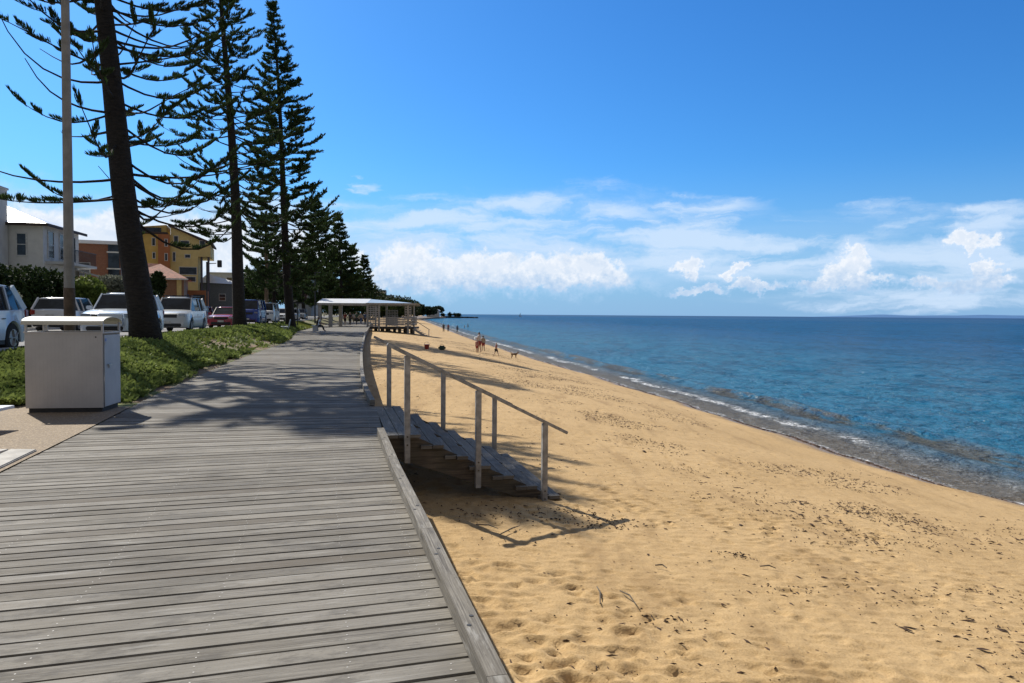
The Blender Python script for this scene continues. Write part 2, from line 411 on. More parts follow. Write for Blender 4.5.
# ------------------------------------------------------------------ sand
def sand_material():
    t = NT('beach_sand'); w = t.attr('wet'); n1 = t.noise(.35, 5, .6); n2 = t.noise(3.2, 5, .6); n3 = t.noise(60., 3, .7); n4 = t.noise(14., 4, .65)
    c = t.mix(t.mr(n1, .35, .65), (.43, .28, .125), (.52, .35, .168))
    c = t.mix(t.mr(n2, .42, .72, 0, .5), c, (.38, .24, .105))
    c = t.mix(t.mr(n3, .3, .75, 0, .6), c, (.66, .48, .25))
    sp = t.vor(9., rnd=1.); spm = t.m('MULTIPLY', t.mr(sp, .06, .20, 1, 0), t.mr(t.noise(.9, 3), .42, .58, 0, .8))
    c = t.mix(spm, c, (.10, .06, .03))
    sp2 = t.vor(31.); c = t.mix(t.m('MULTIPLY', t.mr(sp2, .06, .16, 1, 0), t.mr(n4, .44, .58, 0, .7)), c, (.17, .10, .05))
    band = t.noise(1., 5, .65, stretch=(1.6, .35, 1.)); c = t.mix(t.mr(band, .5, .68, 0, .55), c, (.30, .19, .085)); n5 = t.noise(28., 4, .7); c = t.mix(t.mr(n5, .56, .7, 0, .5), c, (.24, .15, .07))
    c = t.mix(t.mr(w, 0, 1, 0, .85, False), c, (.20, .135, .07))
    h = t.m('ADD', t.m('MULTIPLY', n2, .8), t.m('MULTIPLY', n4, .35)); h = t.m('MULTIPLY', h, t.mr(w, 0, .6, 1, .05))
    n = t.bump(h, .55, .045); n = t.bump(n3, .6, .008, n)
    t.set(color=c, rough=t.mr(w, 0, 1, .92, .35), normal=n); t.b.inputs['Specular IOR Level'].default_value = .25
    return t.mat
def build_sand():
    ys = [-3.]; 
    while ys[-1] < 4: ys.append(ys[-1]+.12)
    while ys[-1] < 2600: ys.append(ys[-1]+max(.022, ys[-1]**2*.00022 if ys[-1] < 40 else ys[-1]*.009))
    ys = np.array(ys); nf = 520
    u = np.linspace(0, 1, nf); 
    # columns: from 4 m under the deck to 9 m into the water
    Yg = np.repeat(ys[:, None], nf, 1); a = XR(ys)[:, None]-3.2; b = XS(ys)[:, None]+9.0
    uu = u[None, :]; Xg = a+(b-a)*uu
    Z = zsand(Xg, Yg)
    dsh = XS(Yg)-Xg; ded = Xg-XR(Yg)
    dry = smooth(.8, 4.5, dsh)
    n = (fbm(Xg*1.1, Yg*1.1, 4, 3)-.5)*.022 + (fbm(Xg*4.5, Yg*4.5, 4, 9)-.5)*.022 + (vnoise(Xg*17, Yg*17, 2)-.5)*.008
    amp = dry*(1-.55*smooth(7, 14, ded))*smooth(-1., .3, ded+1)
    Z = Z + n*amp
    # dimples (footprints)
    r2 = np.random.default_rng(5); lo = np.searchsorted(ys, 30)
    for k in range(12500):
        y = 4.2+26*r2.random()**1.5; xr = float(XR(y)); xs = float(XS(y)); wdt = xs-xr-1.5
        x = xr+.2+wdt*r2.random()**1.35
        R = .035+.055*r2.random(); dpt = (.003+.014*r2.random()**1.5)*(.6+.8*float(smooth(.35, .65, fbm(np.array(x*.5), np.array(y*.5), 2, 66))))*(1-.55*(x-xr)/wdt)
        i0 = np.searchsorted(ys, y-2.2*R); i1 = np.searchsorted(ys, y+2.2*R)
        aa = float(XR(y))-3.2; bb = float(XS(y))+9; j0 = int((x-2.4*R-aa)/(bb-aa)*(nf-1)); j1 = int((x+2.4*R-aa)/(bb-aa)*(nf-1))+2
        if i1 <= i0: continue
        th = r2.random()*math.pi; dx = Xg[i0:i1, j0:j1]-x; dy = Yg[i0:i1, j0:j1]-y
        p = dx*math.cos(th)+dy*math.sin(th); q = -dx*math.sin(th)+dy*math.cos(th)
        d = np.sqrt((p/1.5)**2+q**2)/R
        Z[i0:i1, j0:j1] += dpt*(-np.exp(-(d/.8)**6)+.5*np.exp(-((d-1.15)/.26)**2))
    # erosion lip where the swash stops
    Z += .05*np.exp(-((dsh-1.3-.5*np.sin(Yg*.35))/.5)**2)
    wet = smooth(1.0+.5*vn(Yg), .35, dsh)
    co = np.stack([Xg, Yg, Z], -1).reshape(-1, 3)
    o = fast_mesh('beach_sand', co, grid_faces(len(ys), nf), sand_material(), attrs={'wet': ('POINT', wet.ravel())}); struct(o)
def vn(Y): return vnoise(Y*.4, Y*0, 4)
build_sand()

# ------------------------------------------------------------------ sea
def water_material():
    t = NT('sea_water'); off = t.attr('off'); g = t.n.new('ShaderNodeNewGeometry'); pos = g.outputs['Position']
    big = t.noise(.035, 4, .6, pos); 
    deep = t.mix(t.mr(off, 4., 70.), (.020, .138, .235), (.006, .088, .220))
    deep = t.mix(t.mr(off, 150., 3000.), deep, (.003, .055, .175))
    deep = t.mix(t.mr(big, .45, .65, 0, .35), deep, (.003, .060, .13))
    c = t.mix(t.mr(off, .4, 4.2), (.20, .18, .15), deep)
    # weed band carried in the shore break
    wn_ = t.noise(.7, 5, .65, pos, stretch=(1., .35, 1.)); band = t.m('MULTIPLY', t.mr(off, 2.6, 3.4), t.mr(off, 5.4, 4.2))
    c = t.mix(t.m('MULTIPLY', band, t.mr(wn_, .38, .55, 0, .85)), c, (.10, .072, .022))
    # foam
    fn = t.noise(5.5, 7, .75, pos, dist=.6); fz = t.noise(.22, 4, .6, pos, stretch=(.2, 1., 1.)); wob = t.m('MULTIPLY', t.m('SUBTRACT', t.noise(.45, 4, .6, pos), .5), 1.4)
    o2 = t.m('ADD', off, wob)
    b1 = t.m('MULTIPLY', t.mr(o2, 1.3, 1.65), t.mr(o2, 2.25, 1.75)); b1 = t.m('MULTIPLY', b1, t.mr(fz, .42, .56, .1, 1.))
    b2 = t.m('MULTIPLY', t.mr(o2, -.15, .02), t.mr(o2, .24, .08)); b2 = t.m('MULTIPLY', b2, .55)
    fm = t.m('ADD', b1, b2, clamp=True); foam = t.m('MULTIPLY', fm, t.mr(fn, .43, .56)); 
    lace = t.m('MULTIPLY', t.mr(o2, 4.5, .3), t.mr(t.vor(2.4, pos, 'DISTANCE_TO_EDGE', stretch=(1., .6, 1.)), .09, .02, 0, .32)); lace = t.m('MULTIPLY', lace, t.mr(fn, .45, .6))
    foam = t.m('ADD', foam, lace, clamp=True)
    rip = t.noise(1., 5, .65, pos, stretch=(.55, .22, 1.)); c = t.mix(t.m('MULTIPLY', t.mr(rip, .47, .62, 0, .6), t.mr(off, 3, 12)), c, (.004, .045, .095))
    rip2 = t.noise(1., 5, .7, pos, stretch=(.09, .028, 1.)); c = t.mix(t.m('MULTIPLY', t.mr(rip2, .46, .70, 0, .38), t.mr(off, 15, 60)), c, (.002, .038, .095))
    c = t.mix(foam, c, (.80, .82, .84))
    w1 = t.noise(.9, 5, .6, pos, stretch=(1., .75, 1.)); w2 = t.noise(4.2, 4, .6, pos, stretch=(1., .7, 1.)); w3 = t.noise(.16, 4, .55, pos)
    n = t.bump(w3, .5, 1.0); n = t.bump(w1, 1., .8, n); n = t.bump(w2, .8, .12, n)
    t.set(color=c, rough=.6, normal=n); t.b.inputs['Specular IOR Level'].default_value = 0.
    gl = t.n.new('ShaderNodeBsdfGlossy'); t.put(gl.inputs['Roughness'], t.mr(off, 20, 600, .12, .35)); t.t.links.new(n, gl.inputs['Normal'])
    fr = t.n.new('ShaderNodeFresnel'); fr.inputs['IOR'].default_value = 1.33; t.t.links.new(n, fr.inputs['Normal'])
    ff = t.m('MINIMUM', fr.outputs[0], t.mr(off, 5, 120, .42, .20)); ff = t.m('MULTIPLY', ff, t.m('SUBTRACT', 1., foam))
    sm = t.n.new('ShaderNodeMixShader'); t.t.links.new(ff, sm.inputs[0]); t.t.links.new(t.b.outputs[0], sm.inputs[1]); t.t.links.new(gl.outputs[0], sm.inputs[2])
    tr = t.n.new('ShaderNodeBsdfTransparent'); tr.inputs[0].default_value = (.80, .80, .72, 1); mx = t.n.new('ShaderNodeMixShader')
    a = t.m('MULTIPLY', t.mr(off, .0, 5.0, .62, .0), t.m('SUBTRACT', 1., foam)); t.t.links.new(a, mx.inputs[0])
    t.t.links.new(sm.outputs[0], mx.inputs[1]); t.t.links.new(tr.outputs[0], mx.inputs[2]); t.t.links.new(mx.outputs[0], t.out.inputs[0])
    return t.mat
def build_sea():
    ys = [-60.]
    while ys[-1] < 6: ys.append(ys[-1]+2)
    while ys[-1] < 45000: ys.append(ys[-1]+max(.09, ys[-1]*.0085))
    ys = np.array(ys); d = [-2.2]
    while d[-1] < 12: d.append(d[-1]+.07)
    while d[-1] < 45000: d.append(d[-1]*1.035)
    d = np.array(d); Yg = np.repeat(ys[:, None], len(d), 1); D = np.repeat(d[None, :], len(ys), 0); X = XS(Yg)+D
    near = smooth(300, 40, Yg)
    ph = D + 1.6*(fbm(Yg*.05, Yg*0+2, 3, 21)-.5)*2 + .5*(vnoise(Yg*.5, D*.4, 5)-.5)
    z = SEA + near*(.17*np.exp(-((ph-4.2)/.5)**2)*(.35+.65*smooth(.35, .6, vnoise(Yg*.09, Yg*0, 8)))*smooth(60, 10, D*0+5))
    z += near*.07*np.exp(-((ph-2.3)/.35)**2)
    z += near*smooth(4, 9, D)*((fbm(X*.55, Yg*.42, 4, 31)-.5)*.24)*smooth(400, 40, D)
    z += near*smooth(.2, 3, D)*(fbm(X*1.7, Yg*1.4, 3, 37)-.5)*.06
    z += .045*smooth(0., -2., D)*-1 + .012*(vnoise(X*3, Yg*3, 4)-.5)*near
    co = np.stack([X, Yg, z], -1).reshape(-1, 3)
    o = fast_mesh('sea_water', co, grid_faces(len(ys), len(d)), water_material(), attrs={'off': ('POINT', D.ravel())}); struct(o)
build_sea()

# ------------------------------------------------------------------ land behind the deck
def land_material():
    t = NT('bank_soil'); n = t.noise(.5, 5, .6); n2 = t.noise(9., 5, .7); n3 = t.noise(70., 3, .7); g = t.n.new('ShaderNodeNewGeometry'); sp = t.n.new('ShaderNodeSeparateXYZ'); t.t.links.new(g.outputs['Position'], sp.inputs[0])
    grass = t.mix(t.mr(n2, .3, .7), (.060, .085, .018), (.17, .185, .05)); dirt = t.mix(t.mr(n3, .3, .7), (.14, .09, .055), (.32, .22, .14))
    f = t.mr(n, .40, .56); c = t.mix(f, dirt, grass)
    t.set(color=c, rough=.95, normal=t.bump(n2, .8, .05)); return t.mat
def build_land():
    ys = [-40., -20., -8., 0.]
    while ys[-1] < 90: ys.append(ys[-1]+.35)
    while ys[-1] < 3000: ys.append(ys[-1]*1.06)
    ys = np.array(ys)
    s = np.concatenate([[-1500, -700, -300, -150, -80, -50, -35, -28], np.arange(-25, -17.6, .5), [-17.52, -17.48, -13], [-8.46, -8.44], np.arange(-8.3, 1.5, .16)])
    Yg = np.repeat(ys[:, None], len(s), 1); S = np.repeat(s[None, :], len(ys), 0); X = (S-.19*Yg)/.982
    # beyond 150 m let the land bend with the shore
    Z = zland(X, Yg); Z = np.where((S > -8.4) & (XL(Yg)-X > .3), Z+(fbm(X*1.2, Yg*1.2, 3, 2)-.5)*.10*smooth(11.5, 14, Yg), Z)
    co = np.stack([X, Yg, Z], -1).reshape(-1, 3)
    struct(fast_mesh('ground', co, grid_faces(len(ys), len(s)), land_material()))
build_land()
def strip(name, s0, s1, y0, y1, z, m, n=60):
    ys = np.linspace(y0, y1, n); co = []
    for y in ys: co += [(SY(s0, y), y, z), (SY(s1, y), y, z)]
    f = [(2*i, 2*i+1, 2*i+3, 2*i+2) for i in range(n-1)]
    return struct(fast_mesh(name, co, f, m, smooth=False))
asph = NT('asphalt'); an = asph.noise(40., 4, .7); ab = asph.noise(.4, 4)
asph.set(color=asph.mix(asph.mr(ab, .3, .7), asph.mix(an, (.10, .10, .10), (.17, .165, .16)), asph.mix(an, (.14, .135, .13), (.22, .21, .20))), rough=.85, normal=asph.bump(an, .5, .01))
strip('road', -17.3, -8.7, -20, 400, RZ+.006, asph.mat)
strip('footpath', -19.3, -17.75, -20, 300, .626, M_conc_lt)
mk = mat('road_paint', (.7, .7, .68), .6, .15)
kb = MB()
for y in np.arange(-10, 200, 6.): kb.bar((SY(-8.58, y), y, RZ+.06), (SY(-8.58, y+5.96), y+5.96, RZ+.06), .24, .16)
for y in np.arange(-10, 200, 6.): kb.bar((SY(-17.4, y), y, RZ+.06), (SY(-17.4, y+5.96), y+5.96, RZ+.06), .2, .18)
struct(kb.build('road_kerb', M_conc_lt, bevel=.015))
lm = MB()
for y in np.arange(10, 160, 6.): 
    a, b = (SY(-13.2, y), y), (SY(-13.2, y+2.4), y+2.4); lm.quad((a[0]-.06, a[1], RZ+.011), (a[0]+.06, a[1], RZ+.011), (b[0]+.06, b[1], RZ+.011), (b[0]-.06, b[1], RZ+.011))
struct(lm.build('road_marking', mk))

# gravel pad by the enclosure and concrete edging
pm = NT('exposed_aggregate'); v = pm.vor(38., out='Color'); vs = pm.n.new('ShaderNodeSeparateColor'); pm.t.links.new(v, vs.inputs[0]); d1 = pm.vor(38.)
pc = pm.mix(vs.outputs[0], (.17, .12, .07), (.46, .36, .24)); pc = pm.mix(pm.mr(d1, .3, .6), pc, (.24, .18, .115))
pm.set(color=pc, rough=.85, normal=pm.bump(d1, .8, .01))
def yline(xf, ys, off): return [(float(xf(y))+off, y) for y in ys]
ys_ = np.linspace(4.5, 12.35, 14)
pad = MB()
for i in range(len(ys_)-1):
    a, b = ys_[i], ys_[i+1]; pad.quad((float(XL(a))-6, a, .012), (float(XL(a)), a, .012), (float(XL(b)), b, .012), (float(XL(b))-6, b, .012))
struct(pad.build('gravel_pad', pm.mat))
eg = MB()
def edge_pt(y, o): 
    return Vector((float(XL(y))-o, y, 0))
for (y0, y1) in ((4.2, 6.3), (6.32, 8.35)):
    eg.prism([edge_pt(y0, .06)[:2], edge_pt(y0, .36)[:2], edge_pt(y1, .36)[:2], edge_pt(y1, .06)[:2]][::-1], -.05, .035)
q0 = edge_pt(8.35, .37); eg.prism([(q0.x, 8.35), (q0.x+.01, 8.02), (q0.x-3.0, 7.96), (q0.x-3.0, 8.29)][::-1], -.05, .034)
struct(eg.build('concrete_edging', M_concrete, bevel=.01))
ds = MB(); ds.prism([(edge_pt(4.2, .37).x, 4.2), (edge_pt(8.0, .37).x, 7.96), (edge_pt(8, .37).x-2.6, 7.93), (edge_pt(4.2, .37).x-2.6, 4.2)], -.05, .018)
struct(ds.build('edging_infill', mat('dark_infill', (.035, .03, .028), .95, .3, 30., .02)))  # flat dark slab filling the space inside the edging

# ------------------------------------------------------------------ boardwalk
def line_hit(c, d, xf):
    # intersect c+d*t with x = xf(y)
    lo, hi = -8., 8.
    f = lambda t: (c[0]+d[0]*t)-float(xf(c[1]+d[1]*t))
    for _ in range(34):
        m_ = (lo+hi)/2
        if f(m_) > 0: hi = m_
        else: lo = m_
    t = (lo+hi)/2; return (c[0]+d[0]*t, c[1]+d[1]*t)
def build_deck():
    V = []; Fc = []; MI = []; UV = []; TN = []
    def hexa(a, b, c, d, z0, z1, tone, u0):
        n = len(V); L = math.dist(a, b)
        for p in (a, b, c, d): V.append((p[0], p[1], z0))
        for p in (a, b, c, d): V.append((p[0], p[1], z1))
        w = math.dist(a, d)
        for f, uv in (((4, 5, 6, 7), [(0, 0), (L, 0), (L, w), (0, w)]), ((0, 1, 5, 4), [(0, 0), (L, 0), (L, .03), (0, .03)]), ((2, 3, 7, 6), [(L, 0), (0, 0), (0, .03), (L, .03)]),
                      ((1, 2, 6, 5), [(0, 0), (w, 0), (w, .03), (0, .03)]), ((3, 0, 4, 7), [(0, 0), (w, 0), (w, .03), (0, .03)]), ((3, 2, 1, 0), [(0, 0)]*4)):
            Fc.append(tuple(n+i for i in f)); MI.append(0); UV.extend([(x+u0, y) for x, y in uv]); TN.extend([tone]*4)
    # centreline march
    y = 1.2; i = 0
    xc = lambda y: (float(XR(y))+float(XL(y)))/2 if y > 7.5 else (float(XR(y))-2.6)
    r = random.Random(3); joists = []
    while y < 150:
        ang = R_(17.2) + (R_(3.2)-R_(17.2))*float(smooth(6.5, 15., y))
        y2 = y + .140/math.cos(ang)*(1 if y < 60 else 3); ang2 = R_(17.2)+(R_(3.2)-R_(17.2))*float(smooth(6.5, 15., y2))
        x = xc(y); x2 = xc(y2)
        d = (math.cos(ang), math.sin(ang)); d2 = (math.cos(ang2), math.sin(ang2)); gap = .019+.006*r.random()
        a = line_hit((x, y), d, XL); b = line_hit((x, y), d, XR); dd = line_hit((x2, y2), d2, XL); cc = line_hit((x2, y2), d2, XR)
        nx, ny = -d[1], d[0]
        ov = -.005 if not (9.65 < b[1] < 12.55) else .0
        jl = r.uniform(-.012, .02)
        a = (a[0]+nx*gap-jl*d[0], a[1]+ny*gap-jl*d[1]); b = (b[0]+nx*gap+d[0]*ov, b[1]+ny*gap+d[1]*ov); cc = (cc[0]+d[0]*ov, cc[1]+d[1]*ov); dd = (dd[0]-jl*d[0], dd[1]-jl*d[1])
        z1 = r.uniform(-.0025, .0025)
        # split long plank in two lengths at varying places
        L = math.dist(a, b); tone = r.random()
        hexa(a, b, cc, dd, -.035, z1, tone, r.uniform(0, 50))
        if y < 16:
            for k, jx in enumerate((.17, .62, 1.3, 2.05, 2.8, 3.55, 4.3)):
                if jx > L-.1: continue
                if r.random() < .12: continue
                for sgn in (.28, .72):
                    px_ = b[0]*(1-sgn)+cc[0]*sgn-d[0]*(jx+r.uniform(-.012, .012)); py_ = b[1]*(1-sgn)+cc[1]*sgn-d[1]*(jx+r.uniform(-.012, .012))
                    n = len(V); rr = .0048
                    for q in range(6): V.append((px_+rr*math.cos(q*math.pi/3), py_+rr*math.sin(q*math.pi/3), z1+.0012))
                    Fc.append(tuple(range(n, n+6))); MI.append(1); UV.extend([(0, 0)]*6); TN.extend([0]*6)
        y = y2; i += 1
    me = bpy.data.meshes.new('boardwalk'); me.from_pydata(V, [], Fc); me.materials.append(M_deck); me.materials.append(M_screw)
    me.polygons.foreach_set('material_index', MI)
    u = me.uv_layers.new(name='UVMap'); u.data.foreach_set('uv', np.array(UV, np.float32).ravel())
    a = me.attributes.new('tone', 'FLOAT', 'CORNER'); a.data.foreach_set('value', np.array(TN, np.float32))
    o = bpy.data.objects.new('boardwalk', me); COL.objects.link(o); return struct(o)
deck = build_deck()
def uvbar(pts, w, z0, z1, name, m, parent, seg_tone=None, side=0.):
    """bar following a polyline (list of xy), with long-grain UVs"""
    V = []; Fc = []; UV = []; TN = []; r = random.Random(len(pts)*7+int(w*1000)); u = 0
    for i in range(len(pts)-1):
        p = Vector(pts[i]); q = Vector(pts[i+1]); L = (q-p).length; t = (q-p)/L; nn = Vector((t.y, -t.x))
        n = len(V); a, b = p+nn*side, p+nn*(side+w); c, d = q+nn*(side+w), q+nn*side
        if i < len(pts)-2: c -= t*.004; d -= t*.004
        for z in (z0, z1):
            for k in (a, b, c, d): V.append((k.x, k.y, z))
        to = r.random()*.6+.2 if seg_tone is None else seg_tone
        for f, uv in (((4, 5, 6, 7), [(0, 0), (0, w), (L, w), (L, 0)]), ((0, 1, 5, 4), [(0, 0), (w, 0), (w, .1), (0, .1)]), ((2, 3, 7, 6), [(0, 0), (w, 0), (w, .1), (0, .1)]),
                      ((1, 2, 6, 5), [(0, 0), (L, 0), (L, .1), (0, .1)]), ((3, 0, 4, 7), [(L, 0), (0, 0), (0, .1), (L, .1)]), ((3, 2, 1, 0), [(0, 0)]*4)):
            Fc.append(tuple(n+k for k in f)); UV.extend([(x+u, y) for x, y in uv]); TN.extend([to]*4)
        u += L
    me = bpy.data.meshes.new(name); me.from_pydata(V, [], Fc); me.materials.append(m)
    uu = me.uv_layers.new(name='UVMap'); uu.data.foreach_set('uv', np.array(UV, np.float32).ravel())
    at = me.attributes.new('tone', 'FLOAT', 'CORNER'); at.data.foreach_set('value', np.array(TN, np.float32))
    o = bpy.data.objects.new(name, me); COL.objects.link(o); o.parent = parent; return o
near_pts = [(float(XR(y))-.088, y) for y in (1.0, 3.0, 5.1, 7.3, 9.62)]
far_pts = [(float(XR(y))-.088, y) for y in (12.75, 14.4, 16.5, 19, 22, 26, 30, 36, 44, 54, 66, 82)]
uvbar(near_pts, .088, .012, .108, 'kerb_rail', M_kerb, deck)
uvbar(far_pts, .088, .012, .108, 'kerb_rail', M_kerb, deck)
allp = [(float(XR(y)), y) for y in (0, 3, 6, 9.6, 12.7, 15, 18, 22, 27, 34, 44, 58, 84)]
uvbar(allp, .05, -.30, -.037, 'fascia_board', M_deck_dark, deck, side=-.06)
bl = MB()
for y in np.arange(1.4, 9.5, 1.05):
    for o_ in (0, .11):
        p = (float(XR(y+o_))-.06+(.014 if o_ else -.018), y+o_); bl.tube([(p[0]+.015, p[1], .1082), (p[0]+.015, p[1], .1105)], .012, 8)
bl.build('bolt', mat('dark_bolt', (.03, .03, .03), .6), deck)
pl = MB()
for y in np.concatenate([np.arange(2, 30, 2.4), np.arange(32, 84, 4.)]): pl.tube([(float(XR(y))-.22, y, -1.6), (float(XR(y))-.22, y, -.04)], .11, 8)
pl.build('support_pile', M_oldwood, deck)
bb = MB()
for (y0, y1) in [(0, 9), (9, 16), (16, 26), (26, 44), (44, 84)]:
    bb.quad((float(XR(y0))-.5, y0, -1.4), (float(XR(y1))-.5, y1, -1.4), (float(XR(y1))-.5, y1, -.04), (float(XR(y0))-.5, y0, -.04))
bb.build('retaining_board', M_oldwood, deck)

# ------------------------------------------------------------------ beach stairs
A1 = at_z(391, 408, 0.); wdir = Vector((-.235, .972)); ddir = Vector((.972, .235))
# local frame: origin at near-side deck corner; x = seaward, y = along deck
B1xy = at_Y(407, 348, 9.7)
org = Vector((float(XR(9.7)), 9.7, 0))
st = thing('beach_stairs', 'wooden stairs with grey treads and white posts leading from the boardwalk down to the sand', 'stairs', org, math.atan2(ddir.y, ddir.x))
sw = 3.05
def wl_box(name, x0, x1, y0, y1, z0, z1, m, tone=.5):
    V = [(x, y, z) for z in (z0, z1) for x, y in ((x0, y0), (x1, y0), (x1, y1), (x0, y1))]
    me = bpy.data.meshes.new(name); Fc = [(4, 5, 6, 7), (3, 2, 1, 0), (0, 1, 5, 4), (1, 2, 6, 5), (2, 3, 7, 6), (3, 0, 4, 7)]
    me.from_pydata(V, [], Fc); me.materials.append(m); u = me.uv_layers.new(name='UVMap'); uv = []
    r = rnd.uniform(0, 30)
    for f in Fc:
        for i in f: p = V[i]; uv.append((p[1]+r, p[0] if f in (Fc[0], Fc[1]) else p[2]))
    u.data.foreach_set('uv', np.array(uv, np.float32).ravel())
    a = me.attributes.new('tone', 'FLOAT', 'CORNER'); a.data.foreach_set('value', [tone]*24)
    o = bpy.data.objects.new(name, me); COL.objects.link(o); o.parent = st; return o
for k in range(3):
    wl_box('landing_plank', .05+k*.148, .05+k*.148+.138, -.03+rnd.uniform(-.02, .02), sw+.03, -.045, -.002, M_deck, rnd.random())
NST = 6; run = .325; rise = .152
for i in range(NST):
    x0 = .49+i*run; z = -rise*(i+1)
    for k in range(2):
        wl_box('tread_plank', x0+k*.155, x0+k*.155+.147, -.06+rnd.uniform(-.03, .03), sw+.05+rnd.uniform(-.03, .03), z-.045, z, M_deck, rnd.random())
for y in (.02, sw-.02-.06, sw/2):
    s_ = MB(); 
    pts = [(.0, y, -.05), (.45, y, -.05), (.45+run*NST, y, -rise*NST-.05), (.45+run*NST+.12, y, -rise*NST-.26), (.0+.2, y, -.33), (0, y, -.31)]
    s_.extr(pts, (0, .06, 0)); s_.build('stringer', M_oldwood, st)
RT = 1.17; sl = .5
def railz(x): return RT-.0-(x-.1)*sl if x > -.3 else RT
for y in (-.1, sw+.1):
    for k, x in enumerate((.30, 1.25, 2.18)):
        zb = -.06 if (k == 0 and y > 0) else -.36 - max(0, x-.45)*rise/run
        if k == 2: zb = -rise*NST-.25
        p_ = MB(); p_.box((x, y, (zb+railz(x)-.02)/2), (.075, .085, railz(x)-.02-zb)); po_ = p_.build('rail_post', M_whitewood, st, bevel=.006)
        bz = max(zb+.1, -.12-max(0, x-.45)*rise/run); sy_ = -1 if y < 0 else 1
        for dz_ in (0, .11):
            b2 = MB(); b2.tube([(x, y+sy_*.042, bz+dz_), (x, y+sy_*.052, bz+dz_)], .012, 8); b2.build('bolt', M_oldwood, po_)
    h = MB(); h.bar((.04, y, railz(.04)), (2.50, y, railz(2.50)), .095, .042); h.build('handrail', M_greywood, st, bevel=.006)
fo = MB(); fo.box((.45+run*NST-.05, sw/2, -rise*NST-.12), (.06, sw, .1)); fo.build('base_board', M_oldwood, st)

# ------------------------------------------------------------------ blades (leaves) utility
def blades(orig, dirs, length, width, seed=0, bend=0., quad=False):
    r = np.random.default_rng(seed); n = len(orig)
    d = dirs/np.linalg.norm(dirs, axis=1, keepdims=True); rv = r.normal(size=(n, 3)); s = np.cross(d, rv); s /= np.linalg.norm(s, axis=1, keepdims=True)+1e-9
    L = np.asarray(length).reshape(-1, 1)*np.ones((n, 1)); Wd = np.asarray(width).reshape(-1, 1)*np.ones((n, 1))
    a = orig-s*Wd*.35; b = orig+s*Wd*.35; c = orig+d*L*.6+s*Wd*.5; e = orig+d*L*.6-s*Wd*.5; tip = orig+d*L
    if quad:
        co = np.stack([orig, orig+d*L*.5+s*Wd*.5, tip, orig+d*L*.5-s*Wd*.5], 1).reshape(-1, 3); k = 4
    else:
        co = np.stack([orig, c, tip, e], 1).reshape(-1, 3); k = 4
    f = np.arange(n*k).reshape(n, k); tone = np.repeat(r.random(n), k)
    return co, f, tone

